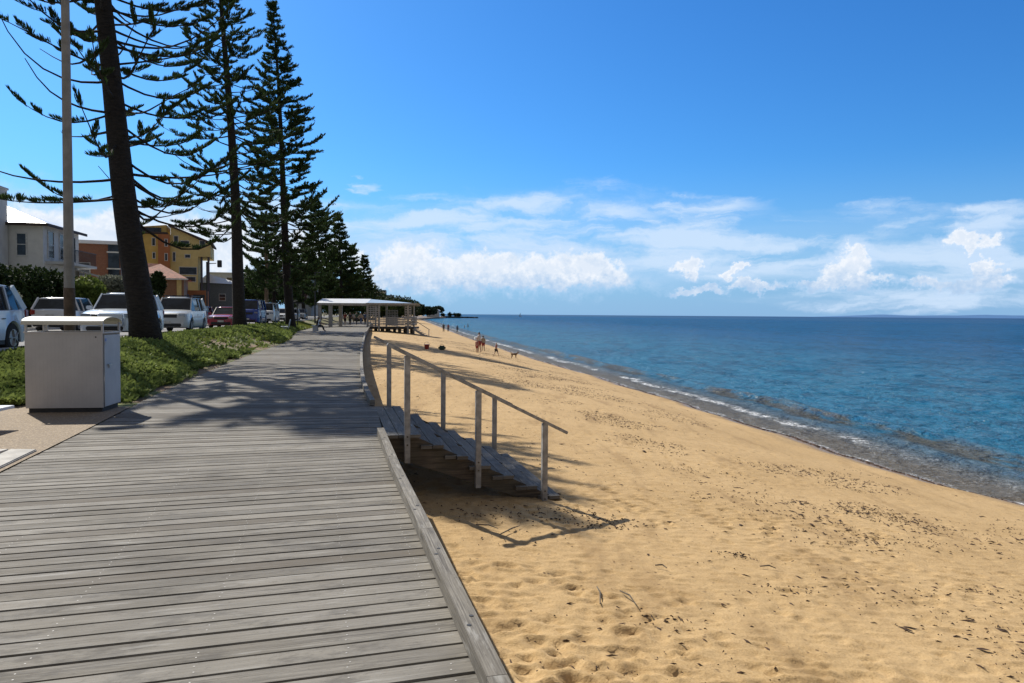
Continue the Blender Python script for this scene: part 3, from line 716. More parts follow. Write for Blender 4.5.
# ------------------------------------------------------------------ Norfolk pines
M_bark = NT('pine_bark'); bn = M_bark.noise(5., 6, .7, stretch=(1., 1., 3.5)); bn2 = M_bark.noise(24., 4, .7)
M_bark.set(color=M_bark.mix(M_bark.mr(bn, .3, .7), (.012, .010, .008), (.042, .034, .028)), rough=.95, normal=M_bark.bump(M_bark.m('ADD', bn, M_bark.m('MULTIPLY', bn2, .5)), 1., .06)); M_bark = M_bark.mat
M_pine = foliage('pine_foliage', (.018, .036, .014), (.065, .105, .032), .5, .22)
def norfolk(base, top, r0, rtop, z_first, crown_r, label, seed, gap=.8, nper=(4, 6), density=1., cords=26, bw=.05, bare=.3, full_top=True, cl=.3, tuft=1., skipx=0., prof=.85, topd=1., fz=.22, group='tall pines along the foreshore'):
    r = np.random.default_rng(seed); B = Vector(base); T = Vector(top); H = (T-B).length
    root = thing('norfolk_pine', label, 'tree', tuple(B), 0, group)
    tk = MB(); N = 26; pts = []; rr = []
    ax = T-B
    for i in range(N+1):
        f = i/N; p = ax*f + Vector((math.sin(f*5+seed)*.12, math.cos(f*4+seed)*.12, 0))*min(1, f*4)
        pts.append(p); rr.append((r0*(1-f)+rtop*f)*(1+.28*math.exp(-f*H/.45)) if f < .999 else .02)
    pts[0] = pts[0]-Vector((0, 0, .4)); tk.tube(pts, rr, 14)
    tko = tk.build('trunk', M_bark, root, smooth=True)
    br = MB(); br.tube(pts[3:], .02, 4); O = []; D = []; LN = []; WD = []
    z = z_first
    def onax(f):
        i = min(N-1, int(f*N)); g = f*N-i; return pts[i]*(1-g)+pts[i+1]*g
    while z < H-.25:
        f = z/H; g = (z-z_first)/(H-z_first)
        R = crown_r*(.80+.30*min(1, g*4))*(1-g**1.7)**prof+.15
        n = r.integers(nper[0], nper[1]+1); a0 = r.random()*6.28
        for k in range(n):
            an = a0+6.283*k/n+r.normal()*.22
            if r.random() < bare*.4*(g < .6)+skipx*(g < .52)*max(0, -(math.cos(an)*.77+math.sin(an)*.64)): continue
            L = R*(.62+.5*r.random()); P0 = onax(min(.97, f))+Vector((0, 0, r.normal()*.1))
            h = Vector((math.cos(an), math.sin(an), 0)); side = Vector((-h.y, h.x, 0)); rise_ = ((.0+.24*g)*(.5+r.random())+r.normal()*.11*(1-.6*g))*L; sag = .20*L*(1-g)*r.random()*1.6
            cp = []
            kink = r.normal()*.16*L; r0_ = r.random()
            for q in range(8):
                t = q/7; cp.append(P0+h*(L*t)+side*(kink*math.sin(t*2.6)*t)+Vector((0, 0, rise_*t-sag*math.sin(t*math.pi)*1.0+(.02+.14*r0_)*L*max(0, t-.6)**2*3)))
            rb = (.014+.009*L)*(1 if g < .8 else .7); br.tube(cp, [rb*(1-.75*q/7) for q in range(8)], 5, caps=False)
            dead = r.random() < bare and g < .6
            nb = max(2, int((3+L*2.4)*density*(1+(topd-1)*smooth(.45, .6, g)))) if not dead else (1 if r.random() < .6 else 0)
            for b in range(nb):
                t = (.34+.70*(b+.8*r.random())/nb) if not dead else .95+.05*r.random(); t = min(t, 1.0)
                i = min(6, int(t*7)); gg = t*7-i; pb = cp[i]*(1-gg)+cp[i+1]*gg; tn = (cp[i+1]-cp[i]).normalized()
                sgn = 1 if b % 2 else -1; bl_ = (.40+.45*r.random())*min(1, .35+L*.25)*tuft
                dr = (tn*(.8+.5*r.random())+side*sgn*(.9*r.random()+.2 if t < .97 else .1)+Vector((0, 0, -.08+.26*r.random()))).normalized()
                e = pb+dr*bl_+Vector((0, 0, .12*bl_)); st_ = pb.lerp(e, -.25)
                br.tube([st_, (pb+e)/2-Vector((0, 0, .05*bl_)), e], [.014, .011, .006], 3, caps=False)
                nc = int(cords*(.8+.5*r.random())*bl_/.6)
                tt = r.random(nc)
                oo = np.array(st_)[None]*(1-tt[:, None])+np.array(e)[None]*tt[:, None]; oo[:, 2] -= .03*np.sin(tt*3.1)
                wdth = .10*np.sin(tt*2.6+.4); lat = np.array(dr.cross(Vector((0, 0, 1)))); oo += lat[None]*(r.uniform(-1, 1, nc)*wdth)[:, None]
                dd = np.array([0, 0, .9])[None]+np.array(dr)[None]*(.35+.75*tt[:, None])+r.normal(size=(nc, 3))*fz
                O.append(oo); D.append(dd); LN.append(cl*(.75+.45*r.random(nc))*(1-.35*np.abs(tt-.45))); WD.append(np.full(nc, bw)*(.7+.6*r.random(nc)))
        z += gap*(.75+.5*r.random())*(1-.35*g)
    br.build('branches', M_bark, root)
    co, fc, tn = blades(np.concatenate(O), np.concatenate(D), np.concatenate(LN), np.concatenate(WD), seed)
    fast_mesh('crown', co, fc, M_pine, root, smooth=False, attrs={'tone': ('POINT', tn)})
    return root
def pine_at(pxb, Y, pxt, ztop, r0, **k):
    pb = at_Y(pxb, 312, Y); X = pb.x; zb = float(zland(X, Y)); tp = at_Y(pxt, 0, Y)
    # lean given by where the trunk leaves the frame / ends
    zt_img = k.pop('zimg'); ly = k.pop('ly', 0.); lean = (at_Y(pxt, 100, Y+ly*(zt_img-zb)/(ztop-zb)).x-X)/(zt_img-zb)
    return norfolk((X, Y, zb), (X+lean*(ztop-zb), Y+ly, ztop), r0, **k)
pine_at(147, 24.4, 101, 19.6, .45, zimg=11.9, rtop=.16, z_first=4.2, crown_r=4.2, label='nearest tall pine with a thick leaning black trunk, beside the metal bin enclosure', seed=4, gap=.42, nper=(4, 5), ly=2., cords=135, bw=.030, cl=.25, bare=.5, density=.44, tuft=.85, skipx=.6, prof=.7, topd=2.4)
pine_at(240, 47, 223, 24.5, .40, zimg=21.4, rtop=.07, z_first=6.0, crown_r=4.1, label='second tall pine along the bank, straight trunk topped out of frame behind the red sedan', seed=12, gap=.62, nper=(4, 6), cords=88, bw=.045, cl=.31, bare=.25, density=.46, tuft=.85, prof=1.0, fz=.3)
pine_at(291, 66, 272, 29.3, .42, zimg=29.3, rtop=.03, z_first=4.5, crown_r=4.5, label='third pine along the bank with a full crown and narrow pointed tip', seed=23, gap=.75, cords=50, bw=.075, cl=.35, bare=.08, density=.72, nper=(5, 6), tuft=1.1, prof=1.5, fz=.5)
for (pb, Y, pt, y_tip, cr, lab, sd_) in ((320, 126, 317, 198, 3.9, 'medium pine with a pointed tip just right of the third tall pine', 31), (341, 118, 339, 213, 3.1, 'bushy pine standing behind the left end of the pavilion roof', 37),
                                    (362, 150, 364, 255, 2.6, 'short pine at the seaward end of the row, tip above the white roof', 41), (331, 140, 330, 246, 3.6, 'dense dark pine filling the row behind the pavilion posts', 43),
                                    (350, 170, 351, 243, 3.4, 'farthest dense pine behind the middle of the pavilion roof', 47), (304, 110, 303, 246, 4.0, 'low wide pine between the third tall pine and the pavilion', 53), (274, 92, 276, 236, 3.8, 'shaded pine behind the timber power pole', 59)):
    zt = at_Y(pt, y_tip, Y).z
    pine_at(pb, Y, pt, zt, .32, zimg=zt, rtop=.03, z_first=3.0, crown_r=cr, label=lab, seed=sd_, gap=1.0, cords=26, bw=.15, cl=.55, bare=.0, density=.75, tuft=1.3, prof=1.2, fz=.6, nper=(5, 6))
# a pine just outside the left edge, whose outer branches shade the near deck
norfolk((-9.4, 6.5, .6), (-9.0, 6.6, 15.5), .38, .08, 6.5, 4.3, 'pine standing just outside the left edge of the view, branches shading the near boardwalk', 71, gap=1.0, nper=(4, 5), cords=60, bw=.04, cl=.28, bare=.5, density=.34)

# ------------------------------------------------------------------ ground cover on the bank
M_gc = foliage('groundcover_leaf', (.024, .048, .011), (.27, .33, .09), 1.6, .3)
M_grass = foliage('grass_blade', (.09, .12, .02), (.30, .33, .08), .7, .3)
def scatter_cover():
    r = np.random.default_rng(77); n = 230000
    Y = 12.2+ (60)*r.random(n)**1.9; e = r.random(n)*7.5; X = XL(Y)-e; s = sval(X, Y)
    edge = .08+.25*vnoise(Y*1.3, Y*0, 3); clump = fbm(X*.9, Y*.9, 4, 12)
    gapm = fbm(X*.35+9, Y*.35, 3, 55)
    # a bare dry patch beside the deck further along
    bare = (np.exp(-((Y-33)/8.)**2-((e-1.3)/1.3)**2) > .42)
    keep = (e > edge) & (s > -8.1) & (clump+.12*r.random(n) > .36+.10*smooth(24, 40, Y)) & ~(bare & (r.random(n) < .93))
    # clear of the enclosure
    keep &= ~((X > -8.2) & (X < -6.35) & (Y < 12.95))
    X, Y, e, clump = X[keep], Y[keep], e[keep], clump[keep]; n = len(X)
    hgt = .03+.23*(1-.8*smooth(1.3, 2.6, e))*np.clip(clump-.38, 0, .4)*smooth(0, .5, e)*(1.2+.3*(Y < 26)); z = zland(X, Y)+hgt*(.35+.65*r.random(n)) 
    sz = (.055+.0019*Y)*(.7+.7*r.random(n)); d = r.normal(size=(n, 3)); d[:, 2] = np.abs(d[:, 2])*.6+.25
    co, f, tn = blades(np.stack([X, Y, z], 1), d, sz*1.5, sz, 5, quad=True)
    tone = np.clip(tn*.5+np.repeat(np.clip((clump-.4)*2.2, 0, .6), 4), 0, 1)
    o = fast_mesh('ground_cover', co, f, M_gc, smooth=False, attrs={'tone': ('POINT', tone)})
    tag(o, 'leafy green ground cover spreading over the bank beside the boardwalk', 'ground cover', kind='stuff')
    n = 150000; Y = 18+70*r.random(n)**1.5; e = r.random(n)*5.; X = XL(Y)-e; s = sval(X, Y)
    keep = (e > .1) & (s > -8.3) & (fbm(X*.8, Y*.8, 3, 90)+.2*r.random(n) > .48) & ((e > 2.) | (Y > 38)); X, Y = X[keep], Y[keep]; n = len(X)
    d = r.normal(size=(n, 3))*.4; d[:, 2] = 1
    co, f, tn = blades(np.stack([X, Y, zland(X, Y)], 1), d, .06+.0012*Y, .010+.0009*Y, 6)
    o = fast_mesh('verge_grass', co, f, M_grass, smooth=False, attrs={'tone': ('POINT', tn)})
    tag(o, 'yellow green grass growing on the verge under the pines', 'grass', kind='stuff')
scatter_cover()

# ------------------------------------------------------------------ metal bin enclosure
ea = math.atan2(-.15, -.985)+math.pi
eo = at_z(103.7, 412, 0.012)
en = thing('bin_enclosure', 'grey ribbed metal bin enclosure with a curved cream roof, standing on the gravel pad', 'bin enclosure', eo, ea)
# local: x to the left is negative, y back
EW, ED, EH = 1.13, .72, 1.245
M_encl = mat('grey_sheet_metal', (.55, .53, .51), .5, .05, 2., metal=.0); M_encl2 = mat('pale_blue_grey_panel', (.46, .48, .50), .45, .07, 2.)
M_cream = mat('cream_roof_sheet', (.66, .62, .49), .45, .06, 2.5)
f_ = MB(); k = 0; nx = 60
for i in range(nx):
    x0 = -EW+EW*i/nx; x1 = -EW+EW*(i+1)/nx; d0 = .0012 if (i % 3) == 1 else 0.
    f_.box(((x0+x1)/2, .0-d0/2, .07+(EH-.07)/2), (EW/nx, .01+d0, EH-.07))
f_.build('front_panel', M_encl, en)
g_ = MB(); g_.box((-EW/2, ED, .07+(EH-.07)/2), (EW, .012, EH-.07)); g_.build('back_panel', M_encl, en)
g_ = MB(); g_.box((-EW-.002, ED/2, .07+(EH-.07)/2), (.012, ED-.02, EH-.07)); g_.build('side_panel', M_encl, en)
dr_ = MB(); dr_.box((.004, ED/2, .07+(EH-.09)/2), (.014, ED-.07, EH-.11)); dro = dr_.build('door', M_encl2, en, bevel=.003)
hh = MB(); hh.box((.03, .2, .74), (.03, .13, .02)); hh.box((.02, .2, .72), (.02, .03, .06)); hh.build('handle', mat('chrome_handle', (.5, .5, .5), .3, metal=.9), dro)
lk = MB(); lk.tube([(.012, .06, 1.08), (.018, .06, 1.08)], .02, 8); lk.build('lock', M_screw, dro)
hg = MB(); hg.box((.014, .075, 1.14), (.008, .06, .045)); hg.build('sticker', mat('blue_sticker', (.18, .26, .5), .5), dro)
b_ = MB(); b_.box((-EW/2, ED/2, .035), (EW-.06, ED-.06, .07)); b_.build('plinth', mat('dark_plinth', (.05, .05, .05), .8), en)
t_ = MB(); t_.box((-EW/2, -.004, EH+.008), (EW+.03, .03, .022)); t_.box((-EW/2, ED+.004, EH+.008), (EW+.03, .03, .022)); t_.box((.002, ED/2, EH+.008), (.03, ED-.05, .022)); t_.box((-EW-.002, ED/2, EH+.008), (.03, ED-.05, .022)); t_.build('top_rim', M_encl, en)
for (x, y) in ((-.01, .012), (-EW+.01, .012), (-.01, ED-.012), (-EW+.01, ED-.012), (-EW*.76, .012)):
    z1 = EH+.16 if y < .3 else EH+.16
    t_ = MB(); t_.box((x, y+.004, (EH+z1)/2+.01), (.03, .03, z1-EH)); t_.build('corner_post', M_encl, en)
sc_ = MB(); sc_.tube([(-.10, -.008, EH-.06), (-.10, -.014, EH-.06)], .012, 8); sc_.build('bolt', mat('dark_bolt_b', (.04, .04, .04)), en)
ro = MB(); NA = 16; prof = []
for i in range(NA+1):
    a = math.pi*i/NA; prof.append((ED/2-math.cos(a)*(ED/2+.05), EH+.145+math.sin(a)**.8*.115))
for i in range(NA):
    (y0, z0), (y1, z1) = prof[i], prof[i+1]
    ro.quad((-EW-.035, y0, z0), (.02, y0, z0), (.02, y1, z1), (-EW-.035, y1, z1))
    ro.quad((-EW-.035, y0, z0-.012), (-EW-.035, y1, z1-.012), (.02, y1, z1-.012), (.02, y0, z0-.012))
    ro.quad((.02, y0, z0), (.02, y0, z0-.012), (.02, y1, z1-.012), (.02, y1, z1)); ro.quad((-EW-.035, y0, z0), (-EW-.035, y1, z1), (-EW-.035, y1, z1-.012), (-EW-.035, y0, z0-.012))
ro.quad((-EW-.035, prof[0][0], prof[0][1]), (-EW-.035, prof[0][0], prof[0][1]-.014), (.02, prof[0][0], prof[0][1]-.014), (.02, prof[0][0], prof[0][1]))
ro.build('roof', M_cream, en)

# ------------------------------------------------------------------ poles, sign, benches
M_pole = mat('grey_pole', (.30, .27, .235), .7, .12, 3.); M_polebrown = mat('brown_pole_base', (.12, .078, .048), .8, .3, 4.); M_blackmetal = mat('black_metal', (.02, .02, .022), .5)
pp = at_Y(69.5, 300, 20.); pz = float(zland(pp.x, 20.))
sl_ = thing('street_lamp', 'tall grey street lamp pole with brown lower section, behind the bin enclosure', 'street lamp', (pp.x, 20., pz))
zc = at_Y(69, 288, 20.).z-pz
q = MB(); q.tube([(0, 0, zc), (0, 0, 9.6)], [.128, .10], 16); q.build('pole', M_pole, sl_, smooth=False)
q = MB(); q.tube([(0, 0, -.2), (0, 0, zc)], [.146, .138], 16); q.build('pole_base', M_polebrown, sl_)
q = MB(); q.tube([(0, 0, 9.5), (-.5, -.4, 9.9), (-1.1, -.9, 10.0)], [.05, .045, .04], 8); q.box((-1.3, -1.1, 10.0), (.6, .28, .12), R_(40)); q.build('lamp_arm', M_pole, sl_)
pq = at_Y(266.5, 300, 70); tp_ = thing('power_pole', 'brown timber power pole between the second and third pines', 'pole', (pq.x, 70, GR))
q = MB(); q.tube([(0, 0, -.3), (0, 0, 9.5)], [.2, .15], 10); q.build('pole', mat('timber_pole', (.17, .12, .075), .85, .2, 3.), tp_)
q = MB(); q.box((0, 0, 9.0), (2.2, .1, .12)); q.build('cross_arm', M_oldwood, tp_)
pq = at_Y(315, 300, 85); lp = thing('street_lamp', 'thin dark street lamp left of the pavilion roof', 'street lamp', (pq.x, 85, GR))
q = MB(); q.tube([(0, 0, -.2), (0, 0, 5.6)], [.09, .06], 8); q.build('pole', M_blackmetal, lp)
q = MB(); q.box((.25, 0, 5.65), (.7, .2, .09)); q.build('lamp_head', M_blackmetal, lp)
# traffic signal near the yellow building
pq = at_Y(207, 300, 78); ts = thing('traffic_signal', 'dark traffic signal on an overhead arm beside the yellow building', 'traffic light', (pq.x, 78, .6))
q = MB(); q.tube([(0, 0, 0), (0, 0, 6.3)], [.09, .07], 8); q.tube([(0, 0, 6.1), (1.0, 0, 6.15)], .045, 6); q.build('pole', M_blackmetal, ts)
q = MB(); q.box((1.35, 0, 6.1), (.42, .3, .75)); q.build('signal_head', M_blackmetal, ts, bevel=.04)
sp_ = at_land(297.5, 329); sg = thing('park_sign', 'small park notice board on a thin dark post in the grass', 'sign', sp_)
hgt = at_Y(297, 303, sp_.y).z-sp_.z
q = MB(); q.tube([(0, 0, -.2), (0, 0, hgt)], .045, 8); q.build('post', M_blackmetal, sg)
q = MB(); q.box((.12, 0, hgt+.02), (.95, .05, .16)); q.build('board', M_blackmetal, sg, bevel=.01)
M_bench = mat('white_bench_slats', (.55, .60, .64), .5, .06, 3.)
def bench(loc, rz, label, w=1.5):
    b = thing('park_bench', label, 'bench', loc, rz)
    q = MB()
    for k in range(4): q.box((0, -.02-.13*k+.1, .46), (w, .115, .035))
    q.build('seat', M_bench, b)
    q = MB()
    for k in range(4): q.box((0, .24+.025*k, .60+.12*k), (w, .03, .105))
    q.build('backrest', M_bench, b)
    for s in (-1, 1):
        q = MB(); q.box((s*(w/2-.15), -.03, .22), (.06, .42, .44)); q.bar((s*(w/2-.15), .21, .4), (s*(w/2-.15), .30, 1.0), .05, .05); q.build('leg', M_bench, b)
    return b
bp = at_land(286, 332.5); bench(bp, R_(-75), 'pale white bench on the bank beside the boardwalk, near the notice board', 1.5)
# corner of a white picnic seat at the left edge
tpz = at_Y(-4, 410, 9.6)
pt_ = thing('picnic_bench', 'white bench top whose corner enters at the left edge by the gravel pad', 'bench', (tpz.x, tpz.y, 0.01), R_(6))
q = MB()
for k in range(3): q.box((-.9, .0+.15*k+.06, tpz.z-.02), (1.8, .14, .04))
q.build('seat', mat('white_seat', (.68, .70, .74), .4, .05), pt_, bevel=.004)
for x in (-.55, -1.5):
    q = MB(); q.box((x, .2, (tpz.z-.04)/2), (.08, .3, tpz.z-.04)); q.build('leg', M_encl, pt_)

# ------------------------------------------------------------------ pavilion over the boardwalk
PY = 88.; g0 = at_Y(319, 326, PY)
pv = thing('beach_pavilion', 'white roofed open pavilion spanning the boardwalk with a railed platform over the sand', 'pavilion', (at_Y(367, 327, PY).x, PY, 0), 0)
ox = at_Y(367, 327, PY).x
def lx(px, Y=PY): return at_Y(px, 320, Y).x-ox
xl, xm, xr_ = lx(319), 0.0, lx(412)
def lz(py, px=367): return at_Y(px, py, PY).z
M_proof = mat('white_roof_sheet', (.72, .73, .74), .4, .05, 2.); M_proofb = mat('blue_white_roof_sheet', (.42, .52, .60), .35, .05, 2.); M_lat = mat('grey_lattice', (.42, .42, .43), .6, .12, 6.)
ez = 2.78; rz_ = 3.38; dep = 5.2
q = MB(); q.extr([(xl-.25, -.3, ez), (xl-.25, dep+.3, ez), (xl-.25, dep/2, rz_), ], (xm-xl+.25, 0, 0)); q.build('roof', M_proof, pv)
q = MB(); n = len(q.v)
P_ = [(xm+.003, -.3, ez+.04), (xr_+.5, -.3, ez+.04), (xr_+.5, dep+.3, ez+.04), (xm+.003, dep+.3, ez+.04), (xm+.003, dep/2, rz_-.04), (xr_-2.6, dep/2, rz_-.25)]
q.v += P_; q.f += [(0, 1, 5, 4), (1, 2, 5), (2, 3, 4, 5), (3, 0, 4), (3, 2, 1, 0)]; q.m += [0]*5; q.build('roof', M_proofb, pv)
q = MB(); q.box(((xl+xm)/2, -.26, ez-.1), (xm-xl+.4, .06, .26)); q.box(((xm+xr_)/2+.2, -.262, ez-.02), (xr_-xm+.6, .06, .2)); q.box(((xl+xr_)/2, dep+.26, ez-.1), (xr_-xl+.6, .06, .26)); q.build('fascia', M_whitewood, pv)
for x in (xl+.1, lx(330.5), lx(367.5), lx(379), lx(408)):
    for y in (0, dep):
        big = x < -3
        q = MB(); wd = .42 if (abs(x-lx(330.5)) < .1) else (.3 if big else .2)
        zb = 0 if x < .3 else -1.6
        q.box((x, y, (ez-.1+zb)/2), (wd, .26, ez-.1-zb)); q.build('column', M_whitewood, pv)
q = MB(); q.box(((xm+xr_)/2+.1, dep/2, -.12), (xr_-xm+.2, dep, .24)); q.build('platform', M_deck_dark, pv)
def lattice(x0, x1, z0, z1, y, n, vert=5, name='lattice_screen'):
    q = MB()
    for k in range(n): q.box(((x0+x1)/2, y, z0+(z1-z0)*(k+.5)/n), (x1-x0, .03, (z1-z0)/n*.52))
    for k in range(vert): q.box((x0+(x1-x0)*k/(vert-1), y-.03, (z0+z1)/2), (.06, .04, z1-z0))
    return q.build(name, M_lat, pv)
lattice(.1, lx(378.5), .05, 2.5, .05, 11); lattice(lx(379.5), lx(391), .05, 2.1, dep-.1, 10)
lattice(lx(379), lx(404), .15, 1.2, .03, 5, 6, 'railing'); lattice(lx(379), lx(407), .15, 1.2, dep-.02, 5, 6, 'railing')
lattice(lx(405), lx(411), .0, 2.5, .06, 9, 3)
q = MB()
for y in np.arange(.2, dep, .5): q.box((xr_-.05, y, .7), (.05, .05, 1.1))
for z in (.4, .8, 1.22): q.box((xr_-.05, dep/2, z), (.06, dep, .07))
q.build('railing', M_whitewood, pv)
for x in (lx(375), lx(382), lx(388), lx(399), lx(406)):
    for y in (.5, dep-.3):
        q = MB(); q.tube([(x, y, -2.2), (x, y, -.2)], .2, 8); q.build('pile', M_oldwood, pv)
q = MB(); q.bar((lx(386), .4, -.3), (lx(404), .4, -1.3), .1, .2); q.build('brace', M_oldwood, pv)
q = MB()
for k in range(7): q.box((xr_+.25+.28*k, .7, -.1-.17*k), (.3, 1.2, .05))
q.bar((xr_, .1, -.1), (xr_+2.1, .1, -1.4), .06, .25); q.bar((xr_, .1, 1.0), (xr_+2.1, .1, -.3), .06, .07); q.box((xr_+2., .1, -.9), (.08, .08, 1.2)); q.build('side_steps', M_whitewood, pv)

# ------------------------------------------------------------------ cars
M_glass = glass_mat('car_glass'); M_tyre = mat('tyre_rubber', (.02, .02, .02), .85); M_rim = mat('alloy_rim', (.45, .46, .47), .35, .06, metal=.7); M_trim = mat('black_trim', (.02, .02, .022), .55)
M_hl = mat('headlight_lens', (.22, .27, .34), .12, .06, 20., coat=.8); M_tl = mat('tail_light_lens', (.30, .015, .012), .2, .05, 12., coat=.6); M_plate = mat('number_plate', (.55, .56, .52), .5)
def loft(q, secs, close=True):
    n = len(secs[0]); b = len(q.v)
    for s in secs: q.v += [tuple(p) for p in s]
    for i in range(len(secs)-1):
        for k in range(n-1): q.f.append((b+i*n+k, b+i*n+k+1, b+(i+1)*n+k+1, b+(i+1)*n+k)); q.m.append(q.cur)
    if close:
        q.f.append(tuple(b+k for k in range(n))); q.m.append(q.cur); q.f.append(tuple(b+(len(secs)-1)*n+k for k in reversed(range(n)))); q.m.append(q.cur)
def car(label, paintm, loc, rz, kind='suv', L=4.6, Wd=1.85, H=1.72, rack=False, group='cars parked along the foreshore road'):
    """x forward"""
    t = thing('parked_car', label, 'car', loc, rz, group)
    wr = .36 if kind != 'sedan' else .31; xf, xb = L*.305, -L*.29; hw = Wd/2; gc = .24 if kind != 'sedan' else .17
    hood = H*.60 if kind != 'sedan' else H*.60; belt = H*.62
    if kind == 'sedan': gx = (L*.20, L*.02, -L*.20, -L*.36); zr = H*.66
    elif kind == 'ute': gx = (L*.22, L*.10, -L*.07, -L*.11); zr = H*.58
    elif kind == 'van': gx = (L*.42, L*.28, -L*.47, -L*.49); zr = H*.62
    else: gx = (L*.235, L*.09, -L*.38, -L*.475); zr = H*.64
    def topz(x):
        if x > gx[0]:
            f = (x-gx[0])/(L/2-gx[0]); return hood*(1-.03*f-.15*f**3) + (belt-hood)*(1-f)**2
        if x < gx[3]: return zr-.02*(gx[3]-x)
        return belt+(zr-belt)*max(0, -(x)/(L/2))
    q = MB(); secs = []; xs = np.unique(np.concatenate([np.linspace(-L/2, L/2, 44), [xf-wr*1.12, xf+wr*1.12, xb-wr*1.12, xb+wr*1.12]]))
    for x in xs:
        e = abs(x)/(L/2); nar = 1-.10*max(0, (e-.78)/.22)**2-.10*max(0, (e-.93)/.07)**2
        bot = gc+.06*max(0, (e-.85)/.15)
        arch = 0
        for xw in (xf, xb):
            d = abs(x-xw)
            if d < wr*1.13: arch = max(arch, wr+math.sqrt(max(0, (wr*1.13)**2-d*d)))
        sb = max(bot, arch); z2 = topz(x); w = hw*nar
        endf = 1.0
        if e > .97: z2 = z2-.06
        mid = bot+(z2-bot)*.55; mid = max(mid, sb+.03)
        half = [(x, 0, bot), (x, w*.72, bot), (x, w*.78, max(bot, sb-.02)), (x, w*.97, sb), (x, w*1.0, (sb+mid)/2), (x, w*.985, mid), (x, w*.95, z2-.06), (x, w*.86, z2-.005), (x, w*.4, z2+.02), (x, 0, z2+.025)]
        secs.append(half + [(a, -b, c) for a, b, c in reversed(half[1:-1])] + [half[0]])
    loft(q, secs); body = q.build('body', paintm, t, smooth=True)
    m_ = body.modifiers.new('es', 'EDGE_SPLIT'); m_.split_angle = R_(38)
    # greenhouse: glass loft and roof panel
    q = MB(); g = []
    for x, f in ((gx[0]+.02, 0), (gx[1], 1), (gx[2], 1), (gx[3]+.03, 0)):
        zt = belt-.04 if f == 0 else H-.055-(.03 if x < 0 else 0)
        wt_ = hw*.88 if f == 0 else hw*.73
        g.append([(x, hw*.93, belt-.05), (x, wt_, zt), (x, -wt_, zt), (x, -hw*.93, belt-.05)])
    g[0] = [(gx[0]+.02, hw*.86, belt-.05), (gx[0], hw*.85, belt-.03), (gx[0], -hw*.85, belt-.03), (gx[0]+.02, -hw*.86, belt-.05)]
    g[3] = [(gx[3]-.02, hw*.88, zr-.06), (gx[3], hw*.86, zr-.03), (gx[3], -hw*.86, zr-.03), (gx[3]-.02, -hw*.88, zr-.06)]
    loft(q, g); q.build('windows', M_glass, t)
    q = MB(); rs = []
    for i in range(9):
        f = i/8; x = gx[1]+.06+(gx[2]-.10-gx[1])*f; zt = H-.03-(.035*max(0, f-.4))-(.04 if i in (0, 8) else 0)-(.0); wt_ = hw*.745
        rs.append([(x, wt_, zt-.075), (x, wt_*.97, zt-.02), (x, wt_*.5, zt+.005), (x, -wt_*.5, zt+.005), (x, -wt_*.97, zt-.02), (x, -wt_, zt-.075)])
    loft(q, rs); q.build('roof', paintm, t, smooth=True)
    for s in (1, -1):
        def pil():
            q.build('pillar', paintm if kind != 'sedan' else M_trim, t); q.v = []; q.f = []; q.m = []
        q = MB()
        q.bar((gx[0]+.03, s*hw*.85, belt-.04), (gx[1]+.03, s*hw*.735, H-.07), .05, .05); pil()
        q.bar((gx[3]+.0, s*hw*.865, zr-.04), (gx[2]-.02, s*hw*.735, H-.10), .07, .09 if kind != 'suv' else .16); pil()
        if kind in ('suv', 'sedan', 'van'):
            xm_ = (gx[1]+gx[2])/2; q.bar((xm_+.1, s*hw*.935, belt-.05), (xm_+.05, s*hw*.745, H-.09), .04, .08); pil()
            if kind != 'sedan': q.bar((gx[2]+.55, s*hw*.935, belt-.03), (gx[2]+.45, s*hw*.745, H-.10), .04, .12); pil()
        q = MB(); q.box((gx[0]-.25, s*(hw+.09), belt+.06), (.12, .20, .15)); q.build('mirror', paintm, t, bevel=.03)
        q = MB(); q.box((L/2-.10, s*hw*.70, hood*.80), (.20, hw*.34, .15)); q.build('headlight', M_hl, t, bevel=.03)
        q = MB(); q.box((-L/2+.07, s*hw*.80, zr*.86), (.16, hw*.26, .22 if kind != 'sedan' else .14)); q.build('tail_light', M_tl, t, bevel=.02)
        q = MB(); q.box((L*.03, s*(hw*.985+.002), belt*.78), (.14, .02, .025)); q.build('door_handle', M_trim, t); q = MB(); q.box((-L*.19, s*(hw*.985+.002), belt*.78), (.14, .02, .025)); q.build('door_handle', M_trim, t)
        q = MB(); q.box(((xf+xb)/2, s*hw*.95, gc+.03), (xf-xb-2.4*wr, .06, .1)); q.build('sill', M_trim, t)
        for xw in (xf, xb):
            w_ = MB(); ys0 = s*(hw-.24); ys1 = s*(hw-.01)
            w_.tube([(xw, ys0, wr), (xw, ys0+s*.03, wr), (xw, ys1-s*.03, wr), (xw, ys1, wr)], [wr*.9, wr, wr, wr*.88], 20)
            wo_ = w_.build('wheel', M_tyre, t)
            w_ = MB(); w_.tube([(xw, ys1-s*.02, wr), (xw, ys1+s*.006, wr)], [wr*.62, wr*.6], 14)
            for a in range(5):
                an = a*2*math.pi/5; w_.bar((xw, ys1+s*.012, wr), (xw+math.cos(an)*wr*.58, ys1+s*.010, wr+math.sin(an)*wr*.58), .02, .07, up=(0, 1, 0))
            w_.build('rim', M_rim, wo_)
    q = MB(); q.box((L/2-.025, 0, hood*.76), (.08, hw*.95, .17)); q.build('grille', M_trim, t, bevel=.01)
    q = MB(); q.box((L/2-.01, 0, gc+.15), (.10, hw*1.35, .16)); q.build('bumper', M_trim, t, bevel=.03)
    q = MB(); q.box((-L/2+.02, 0, gc+.14), (.12, hw*1.6, .2)); q.build('bumper', M_trim if kind != 'sedan' else paintm, t, bevel=.03)
